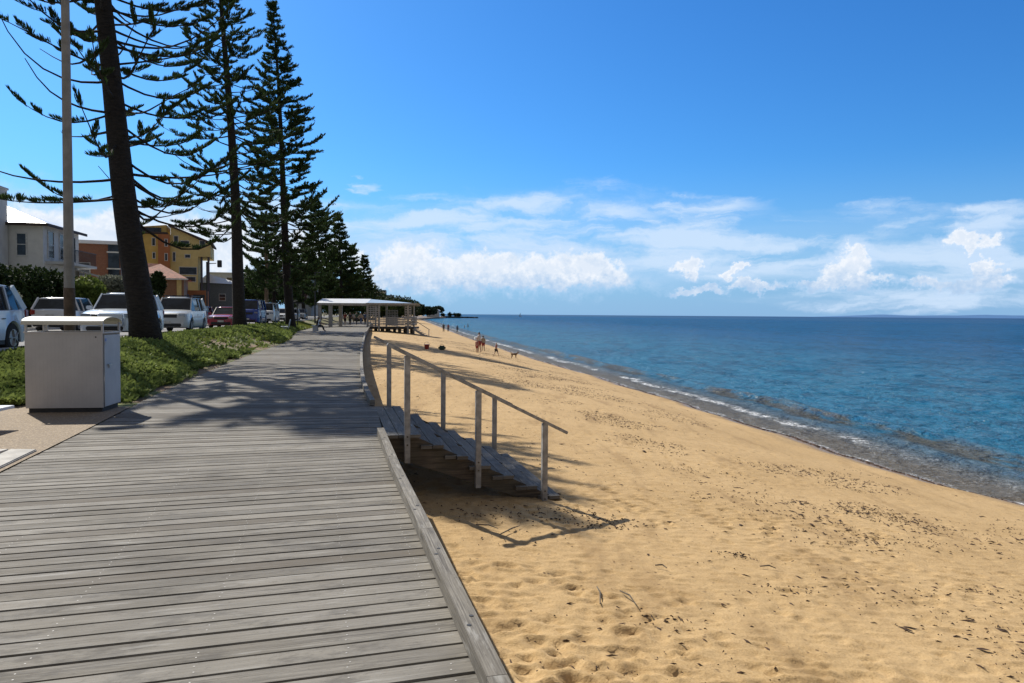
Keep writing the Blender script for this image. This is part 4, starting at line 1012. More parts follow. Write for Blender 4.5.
    for s in (1, -1):
        q = MB(); q.box((s*(L/2+.045), 0, (gc+.28) if s > 0 else zr*.72), (.02, .37, .12)); q.build('number_plate', M_plate, t)
    if rack:
        q = MB()
        for s in (1, -1): q.bar((gx[1]-.1, s*hw*.68, H+.03), (gx[2]+.1, s*hw*.68, H+.03), .035, .04)
        for x in (gx[1]-.3, gx[2]+.4): q.bar((x, -hw*.68, H+.045), (x, hw*.68, H+.045), .05, .03)
        q.build('roof_rack', M_trim, t)
    return t
face_us = math.atan2(-RD.y, -RD.x); away = math.atan2(RD.y, RD.x)
def park(s, yc): return (SY(s, yc), yc, RZ+.008)
silverblue = paint('paint_pale_blue_white', (.60, .68, .78)); white = paint('paint_white', (.75, .76, .77)); silver = paint('paint_silver', (.50, .52, .53), .3); red = paint('paint_red', (.34, .018, .04)); dred = paint('paint_dark_red', (.12, .012, .015)); blue = paint('paint_blue', (.018, .05, .25)); grey_p = paint('paint_grey', (.22, .24, .26))
c1 = car('pale blue white SUV cut by the left edge of the view', silverblue, park(-9.5, 16.7), face_us, 'suv', 4.6, 1.86, 1.72)
c2 = car('white SUV driving away on the far side of the road, behind the street lamp', white, park(-15.0, 37.8), away, 'suv', 4.8, 1.88, 1.74)
c3 = car('white SUV facing the camera, half hidden behind the nearest pine trunk', silverblue, park(-9.7, 30.), face_us, 'suv', 4.8, 1.90, 1.80)
c4 = car('silver SUV with a black roof rack parked just right of the nearest pine trunk', silver, park(-9.6, 38.2), face_us, 'suv', 4.8, 1.88, 1.82, True)
c5 = car('red sedan parked left of the second pine trunk', red, park(-9.4, 50), face_us, 'sedan', 4.5, 1.78, 1.42)
c6 = car('dark red hatchback on the far side of the road behind the red sedan', dred, park(-12.9, 57), face_us, 'suv', 4.2, 1.75, 1.5)
c7 = car('blue van parked just right of the second pine trunk', blue, park(-9.5, 61), face_us, 'van', 4.8, 1.9, 2.1)
c8 = car('white van parked right of the timber power pole', white, park(-9.5, 70.5), face_us, 'van', 4.8, 1.85, 2.0)
c9 = car('white hatchback parked between the third pine and the white van', white, park(-9.5, 82), face_us, 'suv', 4.2, 1.75, 1.55)
c10 = car('silver hatchback parked beyond the notice board', silver, park(-9.5, 93), face_us, 'suv', 4.3, 1.75, 1.6)
c11 = car('grey SUV at the far end of the row of cars', grey_p, park(-9.5, 104), face_us, 'suv', 4.5, 1.8, 1.65)
c12 = car('grey sedan driving behind the silver SUV and the nearest pine', grey_p, park(-12.8, 41), face_us, 'sedan', 4.5, 1.8, 1.45)
# spare grey-blue wheel cover / bull bar of the half hidden SUV
q = MB(); q.box((2.52, .25, .72), (.08, .9, .5)); q.build('front_guard', silverblue, c3, bevel=.05)

# ------------------------------------------------------------------ houses
M_rend = mat('cream_render', (.74, .73, .70), .8, .05, 1.5); M_rendw = mat('white_render', (.62, .62, .60), .8, .05, 1.5); M_win = glass_mat('window_glass', (.015, .02, .028)); M_frame = mat('white_frame', (.65, .65, .63), .5)
M_metalroof = mat('pale_metal_roof', (.66, .67, .69), .35, .04, 1.); M_yellow = mat('mustard_render', (.62, .42, .12), .8, .07, 1.2); M_yel2 = mat('pale_mustard_render', (.66, .52, .22), .8, .06, 1.2); M_orange = mat('orange_render', (.40, .15, .06), .8, .08, 1.); M_darkroof = mat('dark_fascia', (.06, .04, .035), .7)
def brick_mat(name, a, b, sc=4.):
    t = NT(name); n = t.n.new('ShaderNodeTexBrick'); v = t.n.new('ShaderNodeMapping'); v.inputs['Rotation'].default_value = (R_(90), 0, 0)
    t.t.links.new(t.obj, v.inputs[0]); t.t.links.new(v.outputs[0], n.inputs['Vector']); n.inputs['Scale'].default_value = sc; n.inputs['Color1'].default_value = (*a, 1); n.inputs['Color2'].default_value = (*b, 1); n.inputs['Mortar'].default_value = (.3, .26, .22, 1); n.inputs['Mortar Size'].default_value = .012
    t.set(color=n.outputs[0], rough=.9); return t.mat
M_brick = brick_mat('brown_brick', (.22, .085, .045), (.28, .11, .06)); M_brick2 = brick_mat('tan_brick', (.26, .13, .07), (.32, .17, .09)); M_tile = mat('terracotta_tile', (.30, .10, .06), .8, .25, 3., .02)
def win(q_par, x, z, w, h, y=-.02, bars=1, axis='y', sgn=-1):
    """window on a wall facing -y (axis y) or +x (axis x)"""
    def bx(mb, c, d):
        if axis == 'y': mb.box(c, d)
        else: mb.box((-c[1]*1.0+0, c[0], c[2]), (d[1], d[0], d[2]))
    g = MB(); bx(g, (x, y, z), (w, .04, h)); fo_ = g.build('window', M_win, q_par)
    f = MB()
    for s in (-1, 1): bx(f, (x+s*w/2, y-.02, z), (.07, .07, h+.12)); bx(f, (x, y-.02, z+s*h/2), (w, .07, .07))
    for k in range(bars): bx(f, (x, y-.015, z-h/2+h*(k+1)/(bars+1)), (w, .05, .05))
    f.build('window_frame', M_frame, fo_)
def house_root(name, label, pxc, Y, s=None, cat='house', rz=None, z=1.9):
    X = at_Y(pxc, 300, Y).x
    return thing(name, label, cat, (X, Y, z), math.atan2(RD.y, RD.x)-math.pi/2 if rz is None else rz), X
# 1. white two storey house; origin at its sea-side front corner (px 44); local x left negative, y back
rzh = R_(11)
h1, X1 = house_root('white_house', 'white two storey house with chimney and pale roof above the dark hedge, far left', 44, 52, rz=rzh)
ze = at_Y(44, 224, 52).z-1.9
q = MB(); q.box((-4.5, 3.25, ze/2), (9., 6.5, ze)); q.build('wall', M_rend, h1)
q = MB(); b0 = [(-9.4, -.45, ze), (.45, -.45, ze), (.45, 6.95, ze), (-9.4, 6.95, ze)]
q.v += b0+[(-4.0, 3.0, ze+1.75), (-4.4, 3.6, ze+1.75)]; q.f += [(0, 1, 4), (1, 2, 5, 4), (2, 3, 5), (3, 0, 4, 5), (3, 2, 1, 0)]; q.m += [0]*5; ro1 = q.build('roof', M_metalroof, h1)
q = MB(); q.box((-4.5, -.47, ze-.08), (9.9, .05, .2)); q.box((.47, 3.25, ze-.08), (.05, 7.35, .2)); q.build('gutter', M_darkroof, h1)
q = MB(); q.box((-3.35, -.75, (ze+2.25)/2), (2.4, 1.2, ze+2.25)); q.box((-3.35, -.75, ze+2.3), (2.55, 1.35, .14)); ch = q.build('chimney', M_rendw, h1)
q = MB(); q.tube([(-2.55, -.75, ze+2.3), (-2.55, -.75, ze+2.75)], .16, 8); q.build('chimney_pot', M_darkroof, ch)
win(h1, -1.35, ze-1.45, .62*1.0, 1.55); win(h1, -1.4, 1.2, .7, 1.3)
for yy in (1.2, 3.2, 5.2): win(h1, yy, ze-1.35, .95, 1.9, y=-.02, axis='x')
for yy in (1.5, 4.4): win(h1, yy, 1.3, 1.3, 1.6, y=-.02, axis='x')
q = MB(); q.box((.65, 3.4, ze-2.65), (1.3, 6.2, .18)); bal = q.build('balcony', M_rendw, h1)
q = MB()
for yy in np.arange(.4, 6.4, .16): q.box((1.27, yy, ze-2.1), (.025, .025, .95))
q.box((1.27, 3.4, ze-1.6), (.05, 6.2, .05)); q.build('balustrade', M_blackmetal, bal)
# 2. brick flats
h2, X2 = house_root('brick_building', 'low brown brick building with a flat pale fascia roof, right of the white house', 121, 68, cat='building', rz=R_(25))
ze = at_Y(121, 245, 68).z-1.9
q = MB(); q.box((-6., 4, ze/2), (12., 8., ze)); q.build('wall', M_brick, h2)
q = MB(); q.box((-6., 4., ze+.14), (12.8, 9., .3)); q.build('roof', M_metalroof, h2)
q = MB(); q.box((-.55, -.12, ze*.55), (.9, .1, ze*.9)); q.build('balcony_screen', M_win, h2)
for z in (ze*.35, ze*.62, ze*.88): 
    q = MB(); q.box((-.55, -.2, z), (1.1, .08, .12)); q.build('balcony_rail', M_frame, h2)
win(h2, -4.2, ze*.3, 1.1, 1.1); win(h2, -2.9, ze*.6, .9, 1.2)
# 2b. garden pavilion in front
hb, Xb = house_root('garden_shed', 'low cream shed with a sloping pale roof in front of the brick building', 92, 58, cat='shed', rz=R_(22), z=1.6)
q = MB(); q.box((-.9, 1.5, 1.35), (2.4, 3., 2.7)); q.build('wall', M_yel2, hb)
q = MB(); q.extr([(-3.0, -.3, 3.7), (.5, -.3, 2.7), (.5, -.3, 2.82), (-3.0, -.3, 3.82)], (0, 3.6, 0)); q.build('roof', M_metalroof, hb)
win(hb, -.6, 1.6, .6, 1.1); win(hb, -1.5, 1.6, .6, 1.1)
# 3. yellow building
YB = 108.
h3, X3 = house_root('yellow_building', 'mustard yellow three storey building with a sloping roof and orange stair bay', 211, YB, cat='building', rz=R_(19), z=1.5)
def l3(px, py): p = at_Y(px, py, YB); return (p.x-X3, p.z-1.5)
zr1 = l3(211, 245)[1]; xk, zk = l3(174, 228); x3b, _ = l3(143, 228); z3b = l3(155, 232)[1]; zov = l3(211, 257)[1]; xo = l3(199, 257)[0]
q = MB(); q.extr([(xo, 0, 0), (xo, 0, zov), (0, 0, zov), (0, 0, zr1), (xk, 0, zk), (xk, 0, 0)], (0, 9, 0)); q.build('wall', M_yel2, h3)
q = MB(); q.extr([(xk-.003, -.6, 0), (xk-.003, -.6, z3b-.6), (x3b+.2, -.6, z3b-.6), (x3b+.2, -.6, 0)], (0, 8, 0)); q.build('wall', M_yellow, h3)
q = MB(); q.box((xk-.8, -.68, (z3b-.6)/2), (1.5, .4, z3b-.6)); q.build('stair_bay', M_orange, h3)
q = MB(); q.extr([(.35, -.4, zr1+.02), (.35, -.4, zr1+.3), (xk-.3, -.4, zk+.32), (xk-.3, -.4, zk+.04)], (0, 9.6, 0)); q.build('roof', M_darkroof, h3)
q = MB(); q.extr([(xk-.35, -.9, z3b-.55), (xk-.35, -.9, z3b-.3), (x3b-.1, -.9, z3b-.3), (x3b-.1, -.9, z3b-.55)], (0, 8.6, 0)); q.build('roof', M_darkroof, h3)
q = MB(); q.extr([(xk-.6, .8, z3b-.3), (xk-.6, .8, z3b+.9), (x3b+.3, .8, z3b+.5), (x3b+.3, .8, z3b-.3)], (0, 5, 0)); q.build('penthouse', M_yellow, h3)
q = MB(); q.box((xk-2.6, .74, z3b+.15), (2.6, .06, .6)); q.build('window', M_win, h3)
for (a, b, c, d) in ((177, 237, 181, 245), (183, 241.5, 191, 246.5), (200.5, 241, 205.5, 247.5), (176, 253, 178.5, 262), (187, 255, 192, 258.5), (182, 267.5, 198, 275), (181, 277, 197, 282)):
    (xa, za), (xb_, zb) = l3(a, b), l3(c, d); win(h3, (xa+xb_)/2, (za+zb)/2, xb_-xa, za-zb, bars=0)
for (a, b, c, d) in ((158, 240, 161, 247.5), (169.5, 241, 172, 248), (158.5, 254, 161, 260), (169.5, 255, 172, 262)):
    (xa, za), (xb_, zb) = l3(a, b), l3(c, d); win(h3, (xa+xb_)/2, (za+zb)/2, xb_-xa, za-zb, y=-.9 if a > 165 else -.63, bars=0)
for px_ in (200, 206.5):
    q = MB(); q.tube([(l3(px_, 0)[0], .4, 0), (l3(px_, 0)[0], .4, zov)], .15, 8); q.build('column', mat('dark_column', (.08, .07, .09), .6), h3)
# 4. small brick house with terracotta roof
h4, X4 = house_root('brick_house', 'small tan brick house with a terracotta hip roof below the yellow building', 184, 86, cat='house', rz=R_(20), z=1.4)
ze = at_Y(184, 279, 86).z-1.4
q = MB(); q.box((-3.2, 3.5, ze/2), (6.4, 7., ze)); q.build('wall', M_brick2, h4)
q = MB(); q.v += [(-6.9, -.5, ze), (.5, -.5, ze), (.5, 7.5, ze), (-6.9, 7.5, ze), (-4.4, 3.2, ze+1.9), (-2.8, 3.8, ze+1.9)]; q.f += [(0, 1, 5, 4), (1, 2, 5), (2, 3, 4, 5), (3, 0, 4), (3, 2, 1, 0)]; q.m += [0]*5; q.build('roof', M_tile, h4)
q = MB(); q.box((-3.2, -.52, ze-.04), (7.4, .06, .18)); q.build('gutter', M_frame, h4)
win(h4, -2.9, ze*.68, 1.3, .8); q = MB(); q.box((-.5, -.06, ze/2), (.5, .12, ze)); q.build('porch_pillar', M_yel2, h4)
# balcony front of the shop beside it
h5, X5 = house_root('shop_front', 'orange shop front with a blue door between the brick house and grey house', 206, 92, cat='shop', rz=R_(18), z=.9)
q = MB(); q.box((-2.3, 2, 1.7), (4.6, 4, 3.4)); q.build('wall', M_orange, h5)
q = MB(); q.box((-3.1, -.1, 1.5), (2.3, .12, 2.8)); q.build('door', mat('blue_door', (.10, .14, .28), .5), h5)
q = MB(); q.box((-.8, -.08, 2.4), (1.3, .1, .9)); q.build('window', M_win, h5)
q = MB(); q.box((-2.3, -.9, .9), (4.6, .06, .12)); q.box((-2.3, -.9, .35), (4.6, .05, .08)); q.build('railing', M_frame, h5)
h6, X6 = house_root('grey_roof_house', 'small grey house with a pale sloping roof right of the shop front', 228, 112, cat='house', rz=R_(16), z=1.2)
ze = at_Y(225, 283, 112).z-1.2
q = MB(); q.box((-1.6, 3, ze/2), (3.2+1.2, 6, ze)); q.build('wall', mat('grey_wall', (.16, .18, .19), .8), h6)
q = MB(); q.v += [(-4.2, -.5, ze+.0), (2.2, -.5, ze-.2), (2.2, 6.5, ze-.2), (-4.2, 6.5, ze), (-3.2, 3, ze+1.5)]; q.f += [(0, 1, 4), (1, 2, 4), (2, 3, 4), (3, 0, 4), (3, 2, 1, 0)]; q.m += [0]*5; q.build('roof', M_metalroof, h6)
win(h6, -.8, ze*.55, .9, 1.)
h7, X7 = house_root('white_flats', 'white flat roofed apartment block seen between the first two pines', 262, 165, cat='building', rz=R_(16), z=1.2)
z7 = at_Y(225, 274, 165).z-1.2
q = MB(); q.box((-5.6, 4, z7/2), (11.4, 8, z7)); q.build('wall', M_rendw, h7)
q = MB(); q.box((-5.6, 4, z7+.12), (11.8, 8.6, .24)); q.build('roof', M_frame, h7)
for x in (-9.6, -6.6, -3.8, -1.2): win(h7, x, z7-1.6, 1.5, 1.5)
h8, X8 = house_root('grey_apartments', 'grey apartment block with stepped balconies behind the third pine', 311, 140, cat='building', rz=R_(5), z=1.)
z8 = at_Y(300, 279, 140).z-1.
q = MB(); q.box((-2.2, 4, z8/2), (4.4, 8, z8)); q.build('wall', mat('grey_blue_wall', (.34, .38, .42), .7, .1), h8)
for k in range(3):
    q = MB(); q.box((-2.2, -.5, z8*(.42+.24*k)), (4.6, 1.1, .14)); q.build('balcony', M_rendw, h8)
    win(h8, -3.2, z8*(.52+.22*k), 1.2, 1.2); win(h8, -1.3, z8*(.52+.22*k), 1.2, 1.2)
# distant apartment tower over the trees
h9, X9 = house_root('apartment_tower', 'distant dark blue apartment tower showing above the seaward end of the pines', 394, 330, cat='building', rz=R_(8), z=0.)
za, zb_ = at_Y(380, 290, 330).z, at_Y(392, 295, 330).z
wA = at_Y(386, 300, 330).x-at_Y(374, 300, 330).x; wB = at_Y(394, 300, 330).x-at_Y(386, 300, 330).x
M_tower = mat('blue_grey_cladding', (.10, .14, .20), .5, .15, .3)
q = MB(); q.box((-wB-wA/2, 6, za/2), (wA, 12, za)); q.build('wall', M_tower, h9)
q = MB(); q.box((-wB/2, 5, zb_/2), (wB, 9, zb_)); q.build('wall', M_tower, h9)
for k in range(4):
    q = MB(); q.box((-wB-wA/2, -.2, za-1-1.6*k), (wA*.9, .3, .5)); q.build('window_band', M_rendw, h9)
# hedge, garden wall and shrubs opposite
M_hedge = foliage('hedge_leaf', (.010, .022, .008), (.045, .07, .02), .6, .15); M_shrub = foliage('shrub_leaf', (.05, .09, .015), (.20, .25, .06), .6, .25); M_olive = foliage('olive_leaf', (.10, .11, .08), (.32, .33, .25), 1.5, .2)
def bush(name, label, cat, pts, leaf, m, n, seed, group=None, stem=True):
    """pts: list of (x,y,z,rx,ry,rz) ellipsoids in world space"""
    r = np.random.default_rng(seed); c0 = pts[0]; zb = float(zland(c0[0], c0[1])); root = thing(name, label, cat, (c0[0], c0[1], zb), 0, group)
    O = []; vol = np.array([p[3]*p[4]*p[5] for p in pts]); vol = vol/vol.sum()
    for p, w in zip(pts, vol):
        k = int(n*w)+20; d = r.normal(size=(k, 3)); d /= np.linalg.norm(d, axis=1, keepdims=True); rad = r.random((k, 1))**.35*(.78+.45*fbm(d[:, :1]*2.3+p[0], d[:, 1:2]*2.3+d[:, 2:]*2, 3, seed))
        O.append(np.array(p[:3])+d*rad*np.array(p[3:6]))
    O = np.concatenate(O); O[:, 2] = np.maximum(O[:, 2], zb+.02); D = r.normal(size=O.shape); D[:, 2] += .4
    O -= np.array([c0[0], c0[1], zb])
    co, f, tn = blades(O, D, leaf*1.5, leaf, seed, quad=True); fast_mesh('foliage', co, f, m, root, smooth=False, attrs={'tone': ('POINT', tn)})
    q = MB()
    for p in pts[:6]:
        a = Vector((p[0]-c0[0], p[1]-c0[1], -.1)); q.tube([a, a+Vector((.1, .05, (p[2]-zb)*.6)), a+Vector((-.05, 0, p[2]-zb+p[5]*.5))], [.08, .06, .02], 6)
    q.build('stem', M_bark, root)
    return root
ell = []
for px_, Y, pt in ((-30, 40, 268), (-8, 41, 268), (10, 42.5, 269), (28, 44, 270), (46, 46, 271), (60, 47.5, 276)):
    p = at_Y(px_, 300, Y); zt = at_Y(px_, pt, Y).z; zb = .6; ell.append((p.x, Y, (zt+zb)/2, 1.35, 1.3, (zt-zb)/2))
bush('garden_hedge', 'tall dark garden hedge in front of the white house', 'hedge', ell, .16, M_hedge, 26000, 3)
def shrub_px(px_, py0, py1, wpx, Y, label, m, n, seed, name='garden_shrub', cat='shrub', leaf=.16):
    p = at_Y(px_, 300, Y); a = at_Y(px_, py0, Y).z; b = at_Y(px_, py1, Y).z; w = wpx/740*Y/2
    bush(name, label, cat, [(p.x, Y, (a+b)/2, w, w, (a-b)/2), (p.x+w*.5, Y-.2, (a+b)/2-.2, w*.6, w*.6, (a-b)/2*.7), (p.x-w*.5, Y+.2, (a+b)/2-.1, w*.6, w*.6, (a-b)/2*.8)], leaf, m, n, seed)
shrub_px(88, 278, 305, 34, 47, 'bright green garden shrub between the street lamp and the white SUV', M_shrub, 5000, 6)
shrub_px(112, 276, 296, 34, 50, 'grey flowering shrub with pale blossom in front of the brick building', M_olive, 5000, 7)
shrub_px(136, 288, 302, 40, 56, 'dark low shrub behind the nearest pine trunk', M_hedge, 4000, 8)
shrub_px(158, 272, 296, 14, 60, 'round dark clipped tree right of the nearest pine trunk', M_hedge, 4000, 9, 'clipped_tree', 'tree')
shrub_px(8, 292, 303, 16, 34, 'small pale leaved shrub behind the car at the left edge', M_olive, 2500, 10)
shrub_px(243, 280, 300, 44, 125, 'dense street tree behind the second pine trunk', M_hedge, 5000, 14, 'street_tree', 'tree', .3)
shrub_px(262, 268, 302, 40, 150, 'leafy street tree behind the blue van', M_hedge, 6000, 15, 'street_tree', 'tree', .35)
shrub_px(285, 262, 308, 50, 175, 'large leafy street tree behind the white van', M_hedge, 8000, 16, 'street_tree', 'tree', .4)
shrub_px(324, 280, 314, 40, 200, 'street tree left of the pavilion far behind the cars', M_hedge, 6000, 17, 'street_tree', 'tree', .45)
shrub_px(352, 276, 318, 60, 230, 'wide dark tree behind the people under the pavilion', M_hedge, 8000, 18, 'street_tree', 'tree', .5)
shrub_px(390, 296, 318, 60, 270, 'low dark tree behind the pavilion platform', M_hedge, 8000, 19, 'street_tree', 'tree', .5)
gw = MB(); ya, yb = 30., 110.
gw.bar((SY(-20.1, ya), ya, 1.15), (SY(-20.1, yb), yb, 1.15), .22, 1.1)
tag(gw.build('garden_wall', mat('grey_brown_wall', (.17, .14, .12), .9, .2, 1.)), 'low grey brown garden wall along the far footpath', 'wall')

# ------------------------------------------------------------------ headland, jetty, far coast
hd = []
M_head = foliage('headland_leaf', (.012, .024, .012), (.04, .06, .03), .05, .1)
def headland():
    r = np.random.default_rng(8); O = []
    for px_, pt, pb, Y, n, w in ((405, 303, 314, 420, 3000, 16), (417, 305, 314, 440, 2600, 12), (398, 300, 315, 400, 3000, 16), (428, 307.5, 314, 640, 2000, 14), (438, 306.8, 312.5, 700, 900, 8)):
        p = at_Y(px_, 310, Y); a = at_Y(px_, pt, Y).z; b = at_Y(px_, pb, Y).z; d = r.normal(size=(n, 3)); d /= np.linalg.norm(d, axis=1, keepdims=True); d *= r.random((n, 1))**.4
        O.append(np.array([p.x, Y, (a+b)/2])+d*np.array([w*.6/740*Y*1.1, w*.6/740*Y, (a-b)/2]))
    O = np.concatenate(O); co, f, tn = blades(O, r.normal(size=O.shape), 2.2, 1.6, 3, quad=True)
    o = fast_mesh('headland_trees', co, f, M_head, smooth=False, attrs={'tone': ('POINT', tn)}); tag(o, 'mass of dark trees on the headland beyond the beach', 'trees', kind='stuff')
headland()
q = MB()
pts = [at_Y(px_, 310, Y) for px_, Y in ((380, 420), (412, 440), (436, 640), (446, 720), (446, 1000), (380, 1000))]
q.prism([(p.x, p.y) for p in pts], SEA-.3, SEA+1.0); struct(q.build('headland', mat('headland_rock', (.16, .12, .09), .9, .3, .1)))
hh_ = thing('beach_house', 'low white building under the trees on the far headland', 'building', (at_Y(433, 310, 660).x, 660, SEA+1.0))
zh = at_Y(433, 309.8, 660).z-(SEA+1.0)
q = MB(); q.box((0, 2, zh/2-.5), (11, 6, zh-1)); q.build('wall', M_rendw, hh_)
q = MB(); q.extr([(-6.5, -1.5, zh-1), (6.5, -1.5, zh-1), (4.5, -1.5, zh+.3), (-4.5, -1.5, zh+.3)], (0, 8, 0)); q.build('roof', M_metalroof, hh_)
jt = thing('stone_breakwater', 'long dark low breakwater with scrubby clumps off the headland', 'breakwater', (at_Y(445, 314, 760).x, 760, SEA))
jw = at_Y(473, 314, 760).x-at_Y(441, 314, 760).x
q = MB(); r_ = random.Random(4)
for k in range(60):
    f = k/59; q.box((f*jw, r_.uniform(-2, 2), .7*(1-.5*f)), (jw/40, 5, 1.8*(1-.55*f)+r_.random()*.8), r_.random()*3)
q.build('rock_bank', mat('dark_rock', (.05, .055, .05), .95, .3, .2), jt)
rr2 = np.random.default_rng(2); O = []
for px_, h, w in ((450, 4.0, 2.2), (456, 3.6, 3.2), (459, 3.2, 2.2), (443, 3.0, 2.)):
    x = at_Y(px_, 314, 760).x-jt.location.x; d = rr2.normal(size=(250, 3)); d /= np.linalg.norm(d, axis=1, keepdims=True); O.append(np.array([x, 0, 1.6+h/2])+d*rr2.random((250, 1))**.5*np.array([w, w, h/2]))
O = np.concatenate(O); co, f, tn = blades(O, rr2.normal(size=O.shape), 1.4, 1., 3, quad=True); fast_mesh('scrub', co, f, M_head, jt, smooth=False, attrs={'tone': ('POINT', tn)})
# far island on the right: rounded low ridge
def island():
    xs_ = np.linspace(0, 1, 160); Y0 = 15000.; xa = at_Y(812, 316, Y0).x; xb_ = at_Y(1300, 316, Y0).x
    rows = []; hgts = (25+75*fbm(xs_*7, xs_*0, 4, 3))*smooth(0, .16, xs_)
    for j, (dy, k) in enumerate(((-1500, 0.), (-700, .6), (0, 1.), (900, .55), (1800, 0))):
        rows.append(np.stack([xa+(xb_-xa)*xs_, np.full(160, Y0+dy), SEA-3+hgts*k], 1))
    co = np.concatenate(rows); m = mat('haze_blue_hill', (.05, .15, .34), .95, .04, .0004)  # blue distance haze is put into the hill colour
    struct(fast_mesh('distant_hills', co, grid_faces(5, 160), m))
island()
bt = thing('sailing_boat', 'tiny sailing boat far out near the horizon', 'boat', (at_Y(520.5, 314, 1500).x, 1500, SEA))
q = MB(); q.v += [(-3, -1, 1), (3.4, 0, 1.2), (-3, 1, 1), (-2.6, 0, -.3), (2.4, 0, -.3)]; q.f += [(0, 1, 2), (0, 3, 4, 1), (2, 1, 4, 3), (0, 2, 3)]; q.m += [0]*4; q.build('hull', M_frame, bt)
q = MB(); q.v += [(0, -.05, 1.6), (-2.6, -.05, 1.8), (0, -.05, 8), (0, .05, 1.6), (-2.6, .05, 1.8), (0, .05, 8)]; q.f += [(0, 1, 2), (5, 4, 3), (0, 3, 4, 1), (1, 4, 5, 2), (2, 5, 3, 0)]; q.m += [0]*5; q.build('sail', mat('grey_sail', (.3, .33, .36)), bt)

# ------------------------------------------------------------------ people and dog
SKIN = [mat('skin_a', (.42, .29, .22), .6, .05), mat('skin_b', (.27, .18, .13), .6, .05)]
def cloth(n, c): return mat(n, c, .85, .12, 12.)
C_white = cloth('cloth_white', (.62, .60, .60)); C_red = cloth('cloth_red', (.27, .05, .045)); C_dark = cloth('cloth_dark', (.025, .027, .035)); C_green = cloth('cloth_green', (.04, .08, .06)); C_pink = cloth('cloth_pink', (.38, .17, .16)); C_blue = cloth('cloth_blue', (.06, .10, .20)); C_tan = cloth('cloth_tan', (.35, .29, .22)); C_hair = mat('dark_hair', (.03, .02, .015), .6); C_hair2 = mat('fair_hair', (.30, .19, .09), .6)
def skin_obj(name, verts, edges, radii, m, parent, sub=1, extra=None):
    me = bpy.data.meshes.new(name+'_s'); me.from_pydata([tuple(v) for v in verts], edges, []); o = bpy.data.objects.new(name+'_s', me); COL.objects.link(o)
    md = o.modifiers.new('k', 'SKIN'); md.use_smooth_shade = True
    for i, r in enumerate(radii): me.skin_vertices[0].data[i].radius = r if isinstance(r, tuple) else (r, r)
    me.skin_vertices[0].data[0].use_root = True
    sb = o.modifiers.new('u', 'SUBSURF'); sb.levels = sub; sb.render_levels = sub
    dg = bpy.context.evaluated_depsgraph_get(); ne = bpy.data.meshes.new_from_object(o.evaluated_get(dg)); bpy.data.objects.remove(o); bpy.data.meshes.remove(me)
    if extra:
        bm = bmesh.new(); bm.from_mesh(ne); t = bpy.data.meshes.new('t'); t.from_pydata(extra.v, [], extra.f); bm.from_mesh(t); bm.to_mesh(ne); bm.free(); bpy.data.meshes.remove(t)
    ne.name = name; ne.materials.clear(); ne.materials.append(m); ne.polygons.foreach_set('use_smooth', [True]*len(ne.polygons))
    r = bpy.data.objects.new(name, ne); COL.objects.link(r); r.parent = parent; return r
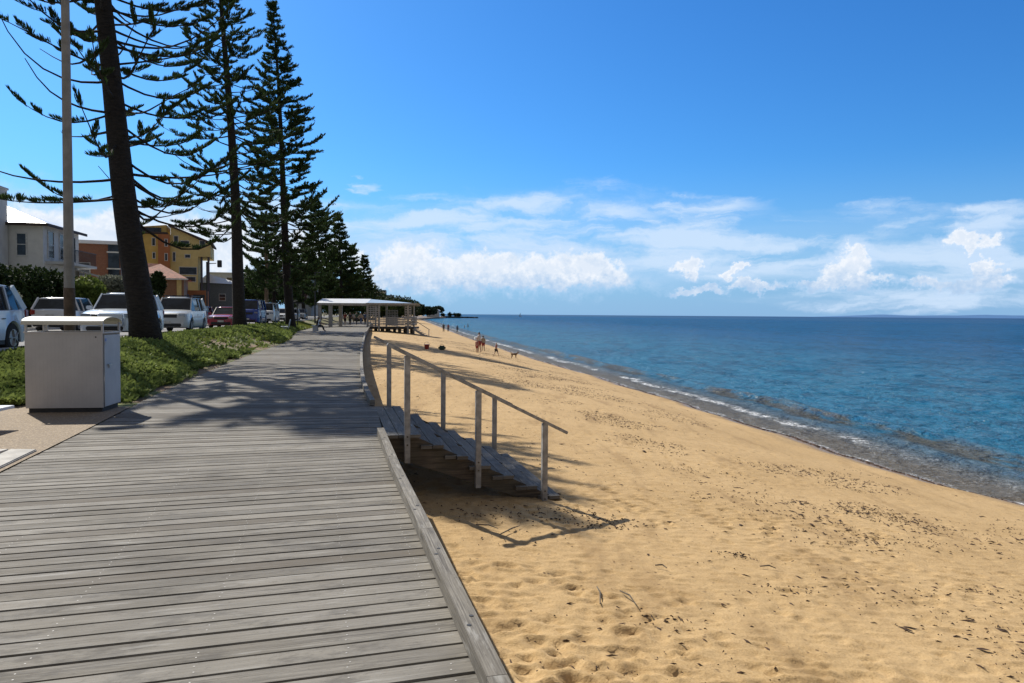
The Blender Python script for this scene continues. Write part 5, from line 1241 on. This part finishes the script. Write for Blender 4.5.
def person(loc, rz, H, pose, top, bottom, hair, label, skin=0, longp=False, group=None, carry=None, zoff=0.):
    """faces local +x"""
    t = thing('person', label, 'person', (loc[0], loc[1], loc[2]+zoff), rz, group); h = H; k = H/1.7
    ws = {'stand': (.04, -.04, .06, -.06), 'walk': (.24, -.24, -.22, .22), 'sit': None}[pose]
    if pose == 'sit':
        hip = Vector((0, 0, .50*k)); kn = [Vector((.45*k, s*.10*k, .50*k)) for s in (1, -1)]; ft = [Vector((.62*k, s*.11*k, .07*k)) for s in (1, -1)]
    else:
        hip = Vector((0, 0, .53*h)); a, b, c, d = ws
        kn = [Vector((a*k*.75+.03*k, .10*k, .285*h)), Vector((b*k*.55+.03*k, -.10*k, .285*h))]; ft = [Vector((a*k*1.25, .11*k, .05*h)), Vector((b*k*1.4, -.11*k, .05*h))]
    up = Vector((.06*k if pose != 'stand' else 0., 0, 1))
    che = hip+Vector((.02*k, 0, .20*h)); sh = hip+Vector((.03*k if pose != 'sit' else .1*k, 0, .285*h)); nk = sh+Vector((.01*k, 0, .045*h)); hd_ = nk+Vector((.025*k, 0, .055*h)); tp = hd_+Vector((0, 0, .06*h))
    V = [hip, che, sh, nk, hd_, tp]; E = [(0, 1), (1, 2), (2, 3), (3, 4), (4, 5)]; Rr = [(.135*k, .105*k), (.15*k, .10*k), (.12*k, .075*k), .05*k, (.078*k, .092*k), (.06*k, .07*k)]
    hands = []
    for i, s in enumerate((1, -1)):
        hj = hip+Vector((0, s*.09*k, -.03*k)); n = len(V); toe = ft[i]+Vector((.15*k, s*.02*k, -.035*k))
        V += [hj, kn[i], ft[i], toe]; E += [(0, n), (n, n+1), (n+1, n+2), (n+2, n+3)]; Rr += [.085*k, .055*k, .038*k, (.03*k, .022*k)]
        sj = sh+Vector((0, s*.185*k, -.015*k)); n = len(V)
        if pose == 'sit': el_ = sj+Vector((.12*k, s*.04*k, -.25*k)); wrv = el_+Vector((.22*k, -s*.04*k, -.02*k))
        elif carry == i: el_ = sj+Vector((.05*k, s*.05*k, -.26*k)); wrv = el_+Vector((.22*k, -s*.10*k, .04*k))
        else:
            sw_ = (-.18, .18)[i] if pose == 'walk' else .03
            el_ = sj+Vector((sw_*k*.6, s*.06*k, -.27*k)); wrv = el_+Vector((sw_*k*.9+.05*k, s*.01*k, -.24*k))
        V += [sj, el_, wrv, wrv+(wrv-el_).normalized()*.07*k]; E += [(2, n), (n, n+1), (n+1, n+2), (n+2, n+3)]; Rr += [.055*k, .04*k, .027*k, (.035*k, .02*k)]
        hands.append((wrv+(wrv-el_).normalized()*.08*k, (wrv-el_).normalized(), s))
    fx = MB()
    for hp, hdv, s in hands:
        sd2 = hdv.cross(Vector((0, 1, 0))).normalized()
        for j in range(4):
            o_ = sd2*((j-1.5)*.018*k); ln = (.065, .078, .072, .055)[j]*k; p0 = hp+o_; p1 = p0+hdv*ln*.5+Vector((0, -s*.006*k, 0)); p2 = p1+hdv*ln*.45+Vector((0, -s*.02*k, 0)); fx.tube([p0-hdv*.02*k, p1, p2], [.009*k, .008*k, .006*k], 5)
        p0 = hp-hdv*.05*k+sd2*.03*k; fx.tube([p0, p0+sd2*.03*k+hdv*.03*k, p0+sd2*.035*k+hdv*.06*k], [.011*k, .009*k, .007*k], 5)
    # nose and ears
    fx.tube([hd_+Vector((.085*k, 0, .03*k)), hd_+Vector((.112*k, 0, -.005*k)), hd_+Vector((.09*k, 0, -.012*k))], [.008*k, .014*k, .01*k], 6)
    for s in (1, -1): fx.tube([hd_+Vector((0, s*.075*k, -.01*k)), hd_+Vector((-.01*k, s*.09*k, .02*k))], [.014*k, .016*k], 6)
    skin_obj('body', V, E, Rr, SKIN[skin], t, 2, fx)
    n0 = [hip-Vector((0, 0, .02*k)), che, sh]; VV = list(n0); EE = [(0, 1), (1, 2)]; RR = [(.155*k, .125*k), (.168*k, .12*k), (.135*k, .09*k)]
    for i, s in enumerate((1, -1)):
        b = 6+i*8; n = len(VV); sj = V[b+4]; el_ = V[b+5]; VV += [sj, sj*.4+el_*.6]; EE += [(2, n), (n, n+1)]; RR += [.072*k, .06*k]
    skin_obj('shirt', VV, EE, RR, top, t, 1)
    VV = [hip+Vector((0, 0, .03*k))]; EE = []; RR = [(.15*k, .125*k)]
    for i, s in enumerate((1, -1)):
        b = 6+i*8; n = len(VV); hj, kn_, ft_ = V[b], V[b+1], V[b+2]
        if longp: VV += [hj, kn_, ft_*.92+kn_*.08]; EE += [(0, n), (n, n+1), (n+1, n+2)]; RR += [.105*k, .075*k, .058*k]
        else: VV += [hj, hj*.15+kn_*.85]; EE += [(0, n), (n, n+1)]; RR += [.105*k, .085*k]
    skin_obj('trousers' if longp else 'shorts', VV, EE, RR, bottom, t, 1)
    hm = MB(); c_ = hd_+Vector((-.018*k, 0, .045*k)); n = 10; 
    for i in range(6):
        th0, th1 = i*math.pi/2/5*1.25-.35, 0
    rings = []
    for i in range(7):
        ph = -.45+i*(math.pi/2+.45)/6; rings.append([c_+Vector((math.cos(a_)*math.cos(ph)*.098*k*(1 if math.cos(a_) < 0 else .82), math.sin(a_)*math.cos(ph)*.088*k, math.sin(ph)*.095*k)) for a_ in np.linspace(0, 2*math.pi, 12, endpoint=False)])
    for g_2 in rings: hm.v += [tuple(p) for p in g_2]
    for i in range(6):
        for j in range(12): hm.f.append((i*12+j, i*12+(j+1) % 12, (i+1)*12+(j+1) % 12, (i+1)*12+j)); hm.m.append(0)
    hm.build('hair', hair, t, smooth=True)
    return t
def p_sand(px_, py): return at_sand(px_, py)
UPB = 'people on the beach and in the shallows'
w1 = p_sand(479.5, 352.6)
def hpx(p, top): return at_Y(480, top, p.y).z-p.z
person(w1, R_(150), hpx(w1, 332.0), 'stand', C_white, C_red, C_hair, 'woman in a white top and red shorts standing among children on the sand', group=UPB, carry=1)
cz = p_sand(483.2, 351.8); person(cz, R_(120), 1.32, 'stand', C_tan, C_red, C_hair, 'child in a red top at the right side of the woman in white', 1, group=UPB)
cz = p_sand(476.8, 352.8); person(cz, R_(60), 1.0, 'stand', C_pink, C_red, C_hair2, 'small child in a pink top at the left side of the woman in white', group=UPB)
cz = p_sand(496, 356.6); person(cz, R_(-30), 1.0, 'walk', C_pink, C_dark, C_hair2, 'small child walking alone on the sand towards the dog', group=UPB)
for px_, py, top_, tm, bm_, lb, po in ((443.6, 332.2, 324, C_dark, C_dark, 'left one of two dark dressed walkers side by side on the far sand', 'walk'), (448.2, 332, 324.2, C_red, C_dark, 'right one of two walkers side by side on the far sand, in reddish top', 'walk'),
                            (457.3, 332.4, 325.2, C_blue, C_dark, 'lone dark figure standing at the water edge on the far sand', 'stand')):
    c = p_sand(px_, py); person(c, R_(95), max(1.5, min(1.85, hpx(c, top_))), po, tm, bm_, C_hair, lb, 1, True, group=UPB)
c = at_z(468, 329.2, SEA-.45); person((c.x, c.y, SEA-.45), R_(200), 1.7, 'stand', C_dark, C_dark, C_hair, 'bather standing knee deep in the shallows, farthest right', 1, group=UPB)
c = at_z(464.3, 330.0, SEA-.75); person((c.x, c.y, SEA-.8), R_(20), 1.5, 'stand', SKIN[0], C_dark, C_hair, 'bather waist deep in the shallows beside the other bather', group=UPB)
for i, (px_, Y, H_, tm, bm_, lb, lg) in enumerate(((345, 93, 1.7, C_red, C_dark, 'person in a red shirt walking under the pavilion', False), (350.2, 95, 1.75, C_dark, C_dark, 'person in dark clothes beside the red shirted walker', True), (356.5, 98, 1.8, C_green, C_dark, 'person in dark green walking in the middle of the pavilion', True),
        (361, 106, 1.7, C_tan, C_blue, 'person in a tan shirt and blue trousers further along the boardwalk', True), (365, 96, 1.75, C_blue, C_dark, 'person in blue standing by the lattice screen', True), (353.5, 118, 1.7, C_white, C_dark, 'person in a white shirt far along the boardwalk', False), (341.5, 112, 1.65, C_white, C_tan, 'person in pale clothes at the grassy edge beyond the pavilion', False))):
    X = at_Y(px_, 320, Y).x; person((X, Y, 0.), R_(-95 if i % 2 else 80), H_, 'walk', tm, bm_, C_hair, lb, i % 2, lg, group='people walking on the boardwalk')
# seated person on a bench left of the pavilion
sp2 = at_Y(317, 329.5, 66); sz = max(0., float(zland(sp2.x, 66)))*.5
bench((sp2.x-.1, sp2.y, sz), R_(-80), 'bench under the seated person at the left end of the pavilion', 1.4)
person((sp2.x+.02, sp2.y, sz-.02), R_(5), 1.7, 'sit', C_dark, C_dark, C_hair, 'person in black sitting on a bench left of the pavilion', 1, True)
# dog
def dog(loc, rz, label, s=.8):
    t = thing('dog', label, 'dog', loc, rz); V = [(0, 0, .50), (.22, 0, .49), (.42, 0, .50), (.55, 0, .62), (.66, 0, .72), (.80, 0, .69), (-.16, 0, .52), (-.27, 0, .60), (-.42, 0, .72)]
    E = [(0, 1), (1, 2), (2, 3), (3, 4), (4, 5), (0, 6), (6, 7), (7, 8)]; Rr = [(.09, .10), (.10, .13), (.09, .12), .07, .07, .035, (.08, .10), .025, .015]
    for sx in (1, -1):
        n = len(V); V += [(.38, sx*.08, .38), (.36, sx*.085, .20), (.38, sx*.085, .03), (.42, sx*.085, .02)]; E += [(2, n), (n, n+1), (n+1, n+2), (n+2, n+3)]; Rr += [.05, .03, .022, .022]
        n = len(V); V += [(-.14, sx*.08, .36), (-.06, sx*.085, .27), (-.20, sx*.085, .16), (-.17, sx*.085, .03), (-.12, sx*.085, .02)]; E += [(6, n), (n, n+1), (n+1, n+2), (n+2, n+3), (n+3, n+4)]; Rr += [.065, .04, .026, .02, .022]
    V = [tuple(c*s for c in v) for v in V]; Rr = [tuple(c*s for c in r) if isinstance(r, tuple) else r*s for r in Rr]
    e = MB()
    for sx in (1, -1): e.extr([(.62*s, sx*.03*s, .77*s), (.66*s, sx*.065*s, .76*s), (.60*s, sx*.07*s, .86*s)], (.02*s, 0, 0))
    skin_obj('body', V, E, Rr, mat('brown_fur', (.16, .09, .05), .9, .3, 6.), t, 2, e)
    return t
dg_ = p_sand(513, 358.2); dog(dg_, R_(20), 'brown dog standing on the sand near the water, right of the walking child', .62)
# beach things
c = p_sand(426.8, 349.2); bk = thing('beach_bucket', 'red plastic bucket standing on the sand', 'bucket', c)
q = MB(); q.tube([(0, 0, 0), (0, 0, .32)], [.13, .18], 14); q.tube([(0, 0, .30), (0, 0, .33)], [.19, .19], 14); q.build('tub', mat('red_plastic', (.35, .04, .03), .4), bk)
q = MB(); q.tube([(.18*math.cos(a), 0, .32+.17*math.sin(a)) for a in np.linspace(0, math.pi, 9)], .012, 6); q.build('handle', M_frame, bk)
c = p_sand(442, 350); bg_ = thing('beach_bag', 'dark green beach bag lying on the sand right of the red bucket', 'bag', c)
q = MB(); q.box((0, 0, .15), (.5, .3, .3)); q.build('bag_body', C_green, bg_, bevel=.08)
q = MB(); q.tube([(-.15+.3*f_, 0, .28+.14*math.sin(math.pi*f_)) for f_ in np.linspace(0, 1, 7)], .012, 5); q.build('handle', C_dark, bg_)

# ------------------------------------------------------------------ seaweed, sticks
def debris():
    r = np.random.default_rng(19); V = []; F = []
    def bit(x, y, z, L, w, h, th):
        n = len(V); c, s = math.cos(th), math.sin(th); k = 7
        for i in range(k):
            a = 2*math.pi*i/k; rr = (.4+1.1*r.random()); px_, py_ = math.cos(a)*L*rr, math.sin(a)*w*rr; V.append((x+px_*c-py_*s, y+px_*s+py_*c, z-.006))
        V.append((x, y, z+h))
        for i in range(k): F.append((n+i, n+(i+1) % k, n+k))
    def zz(x, y): return float(zsand(x, y))
    shore_dir = math.atan2(1, -.17)
    k = 0
    while k < 14000:
        y = 5+75*r.random()**1.8; xr = float(XR(y)); xs_ = float(XS(y)); u = r.random()**.9; x = xr+.3+(xs_-xr-1.2)*u
        # concentrate in wrack lines parallel to the water
        d = xs_-x; dens = math.exp(-((d-6.8-.6*math.sin(y*.3))/1.5)**2)*.9+math.exp(-((d-4.2-.5*math.sin(y*.23+1))/.8)**2)*.35+.05
        if r.random() > dens*float(smooth(.42, .62, fbm(x*.7, y*.7, 3, 8)))*1.3: continue
        sc = .6+.9*r.random(); L = (.008+.034*r.random()**3.)*sc*(1+y*.012); bit(x, y, zz(x, y)+.012, L, L*(.12+.35*r.random()), .002+.005*r.random(), r.normal()*.5+shore_dir+(0 if r.random() < .5 else 1.2)); k += 1
    # strand of dark weed along the waterline
    for y in np.concatenate([np.arange(6, 40, .07), np.arange(40, 160, .25)]):
        x = float(XS(y))-.22-.25*float(vn(y))*1.2+r.normal()*.06
        L = (.035+.06*r.random())*(1+y*.018); bit(x, y, zz(x, y)+.012, L, L*.6, .02, r.random()*3)
    # weed clumps
    for px_, py, n_, sp in ((790, 590, 26, .13), (612, 525, 70, .28), (735, 555, 26, .10), (900, 520, 60, .35), (930, 545, 60, .35), (660, 620, 30, .2), (720, 500, 40, .4), (690, 470, 60, .4), (560, 385, 30, .5), (790, 515, 30, .25), (480, 512, 50, .35), (570, 515, 120, .35)):
        c = at_sand(px_, py)
        for _ in range(n_):
            x, y = c.x+r.normal()*sp*1.2, c.y+r.normal()*sp*.6; L = .008+.024*r.random(); bit(x, y, zz(x, y)+.012, L, L*.3, .006, r.random()*3)
    me = bpy.data.meshes.new('seaweed'); me.from_pydata(V, [], F); me.materials.append(mat('dried_seaweed', (.075, .042, .025), .9, .4, 8.)); o = bpy.data.objects.new('seaweed', me); COL.objects.link(o)
    tag(o, 'scraps of dry brown seaweed strewn over the sand', 'seaweed', kind='stuff')
    # light shell grit
    V2 = []; 
    q = MB()
    for (x0, y0, x1, y1, lb) in ((476, 527, 498, 531, 0), (500, 537, 520, 528, 1), (597, 590, 600, 607, 2), (620, 594, 636, 608, 3), (655, 568, 667, 571, 4), (760, 569, 776, 571, 5)):
        a = at_sand(x0, y0); b = at_sand(x1, y1); a.z += .03; b.z += .03; m_ = (a+b)/2+Vector((.02, .03, .01))
        q2 = MB(); q2.tube([a, m_, b], [.006, .008, .004], 6)
        o = q2.build('driftwood_stick', M_oldwood); tag(o, ('short stick on the sand under the stairs end', 'crooked twig on the sand below the stairs', 'thin upright looking twig in the near sand', 'dark stick lying in the near sand', 'short thin twig on the middle sand', 'small pale twig on the sand toward the right')[lb], 'stick', 'sticks on the sand')
debris()
